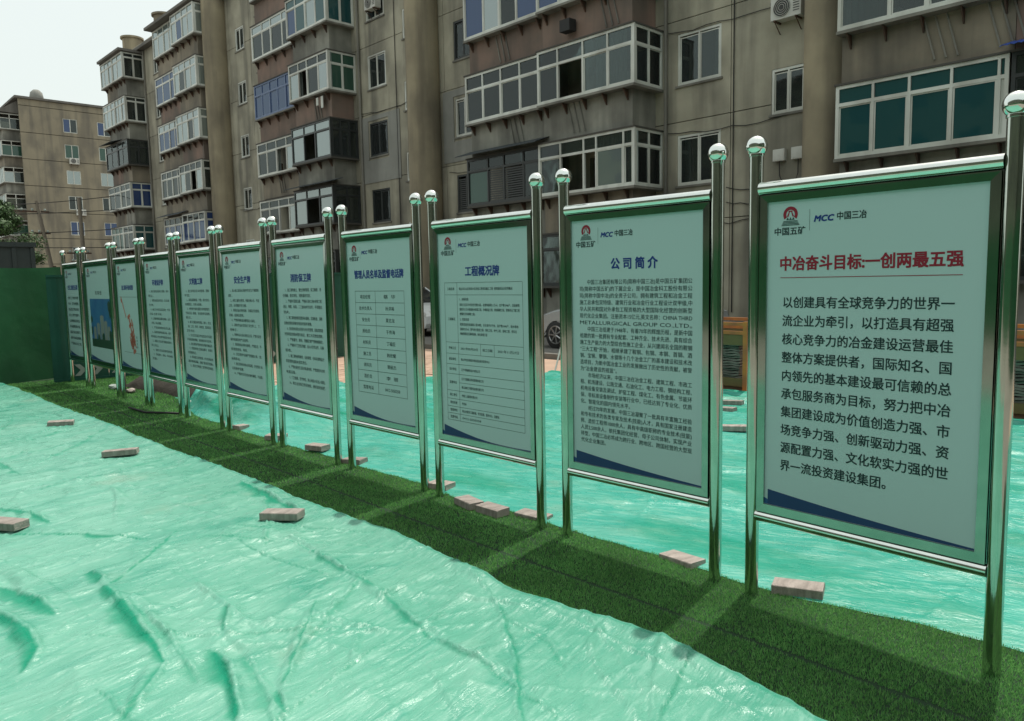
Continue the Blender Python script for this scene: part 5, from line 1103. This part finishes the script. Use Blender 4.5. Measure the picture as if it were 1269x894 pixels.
# ------------------------------------------------------------------ tree, poles, cables
def tree(loc, H, R_, label, seed):
    r_ = empty('broadleaf_tree', loc, 0, label, 'tree'); rg = random.Random(seed); b = MB()
    b.tube([(0, 0, 0), (.1, .05, H*.3), (-.05, .1, H*.55), (.05, 0, H*.8)], [.22, .17, .12, .05], 10)
    for k in range(9):
        a = rg.uniform(0, 2*PI); z = H*rg.uniform(.3, .65); b.tube([(0, 0, z), (R_*.4*math.cos(a), R_*.4*math.sin(a), z+H*.12), (R_*.75*math.cos(a), R_*.75*math.sin(a), z+H*.2)], [.08, .05, .02], 6)
    smooth_angle(b.build('trunk', 'bark', r_))
    r = np.random.default_rng(seed); C = []
    for k in range(70):
        a = r.uniform(0, 2*PI); t = r.uniform(0, 1); el = r.uniform(.3, 1.0); rad = R_*math.sin(PI*min(.97, (el-.22)/.8))**.6*r.uniform(.45, 1.0); C.append((rad*math.cos(a), rad*math.sin(a), H*el, r.uniform(.35, .8)*R_*.35))
    Vs = []
    for (cx_, cy_, cz_, cr) in C:
        n_ = 420; d = r.normal(size=(n_, 3)); d /= np.linalg.norm(d, axis=1)[:, None]; p = np.array([cx_, cy_, cz_])+d*cr*r.uniform(.5, 1.1, (n_, 1))*[1, 1, .7]
        u = r.normal(size=(n_, 3)); u /= np.linalg.norm(u, axis=1)[:, None]; v = np.cross(u, d); s_ = r.uniform(.05, .11, (n_, 1)); Vs.append(np.stack([p-u*s_, p+v*s_*.5, p+u*s_, p-v*s_*.5], 1).reshape(-1, 3))
    V = np.concatenate(Vs); o = np_mesh('crown', V, np.arange(len(V)).reshape(-1, 4), M['leaf'], smooth=False); o.parent = r_
tree((-45.2, 3.4, 0), 5.9, 2.6, 'dark leafy tree rising behind the net fence at the left edge', 4)
def upole(loc, top, label, arms):
    r_ = empty('utility_pole', loc, 0, label, 'utility pole', 'leaning poles before the distant block'); b = MB(); b.tube([(0, 0, 0), top], [.17, .11], 12); smooth_angle(b.build('pole', 'pole_wood', r_))
    for (z, l) in arms:
        t = z/top[2]; c = (top[0]*t, top[1]*t, z); b = MB(); b.box(c[0]-.05, c[0]+.05, c[1]-l, c[1]+l*.5, z-.05, z+.05); a_ = b.build('crossarm', 'iron', r_)
        for j in (-.8, -.3, .3): b = MB(); b.lathe([(.05, 0), (.08, .08), (.05, .16)], (c[0], c[1]+j*l, z+.05), 8); b.build('insulator', 'chev', a_)
upole((-58.6, 9.75, 0), (-.1, -.95, 7.4), 'leaning concrete utility pole with crossarms before the distant gable, left of two', [(6.7, 1.2), (5.3, .8)])
upole((-58.2, 11.25, 0), (0, -.05, 7.7), 'upright slim utility pole before the distant gable, right of two', [(4.0, 1.0), (3.4, .8)])
for k, (a, c, m_) in enumerate([((-59.1, 5.0, 6.35), (-57.8, 15.3, 7.2), -.1), ((-59.1, 5.0, 5.2), (-57.8, 15.3, 5.9), -.15), ((-58.6, 5.0, 4.4), (-57.8, 15.3, 4.5), -.1), ((-59.1, 5.0, 6.9), (-57.8, 15.3, 8.3), -.2)]):
    b = MB(); n_ = 14; b.tube([(a[0]+(c[0]-a[0])*t/n_, a[1]+(c[1]-a[1])*t/n_, a[2]+(c[2]-a[2])*t/n_+m_*4*(t/n_)*(1-t/n_)) for t in range(n_+1)], .025, 5)
    tag(b.build('overhead_cable', 'black'), ['sagging cable crossing the distant gable at its utility pole top', 'second cable from the bottom crossing the distant gable', 'lowest cable crossing the distant gable just above the signboards', 'topmost cable crossing the distant gable wall'][k], 'cable', 'overhead cables')
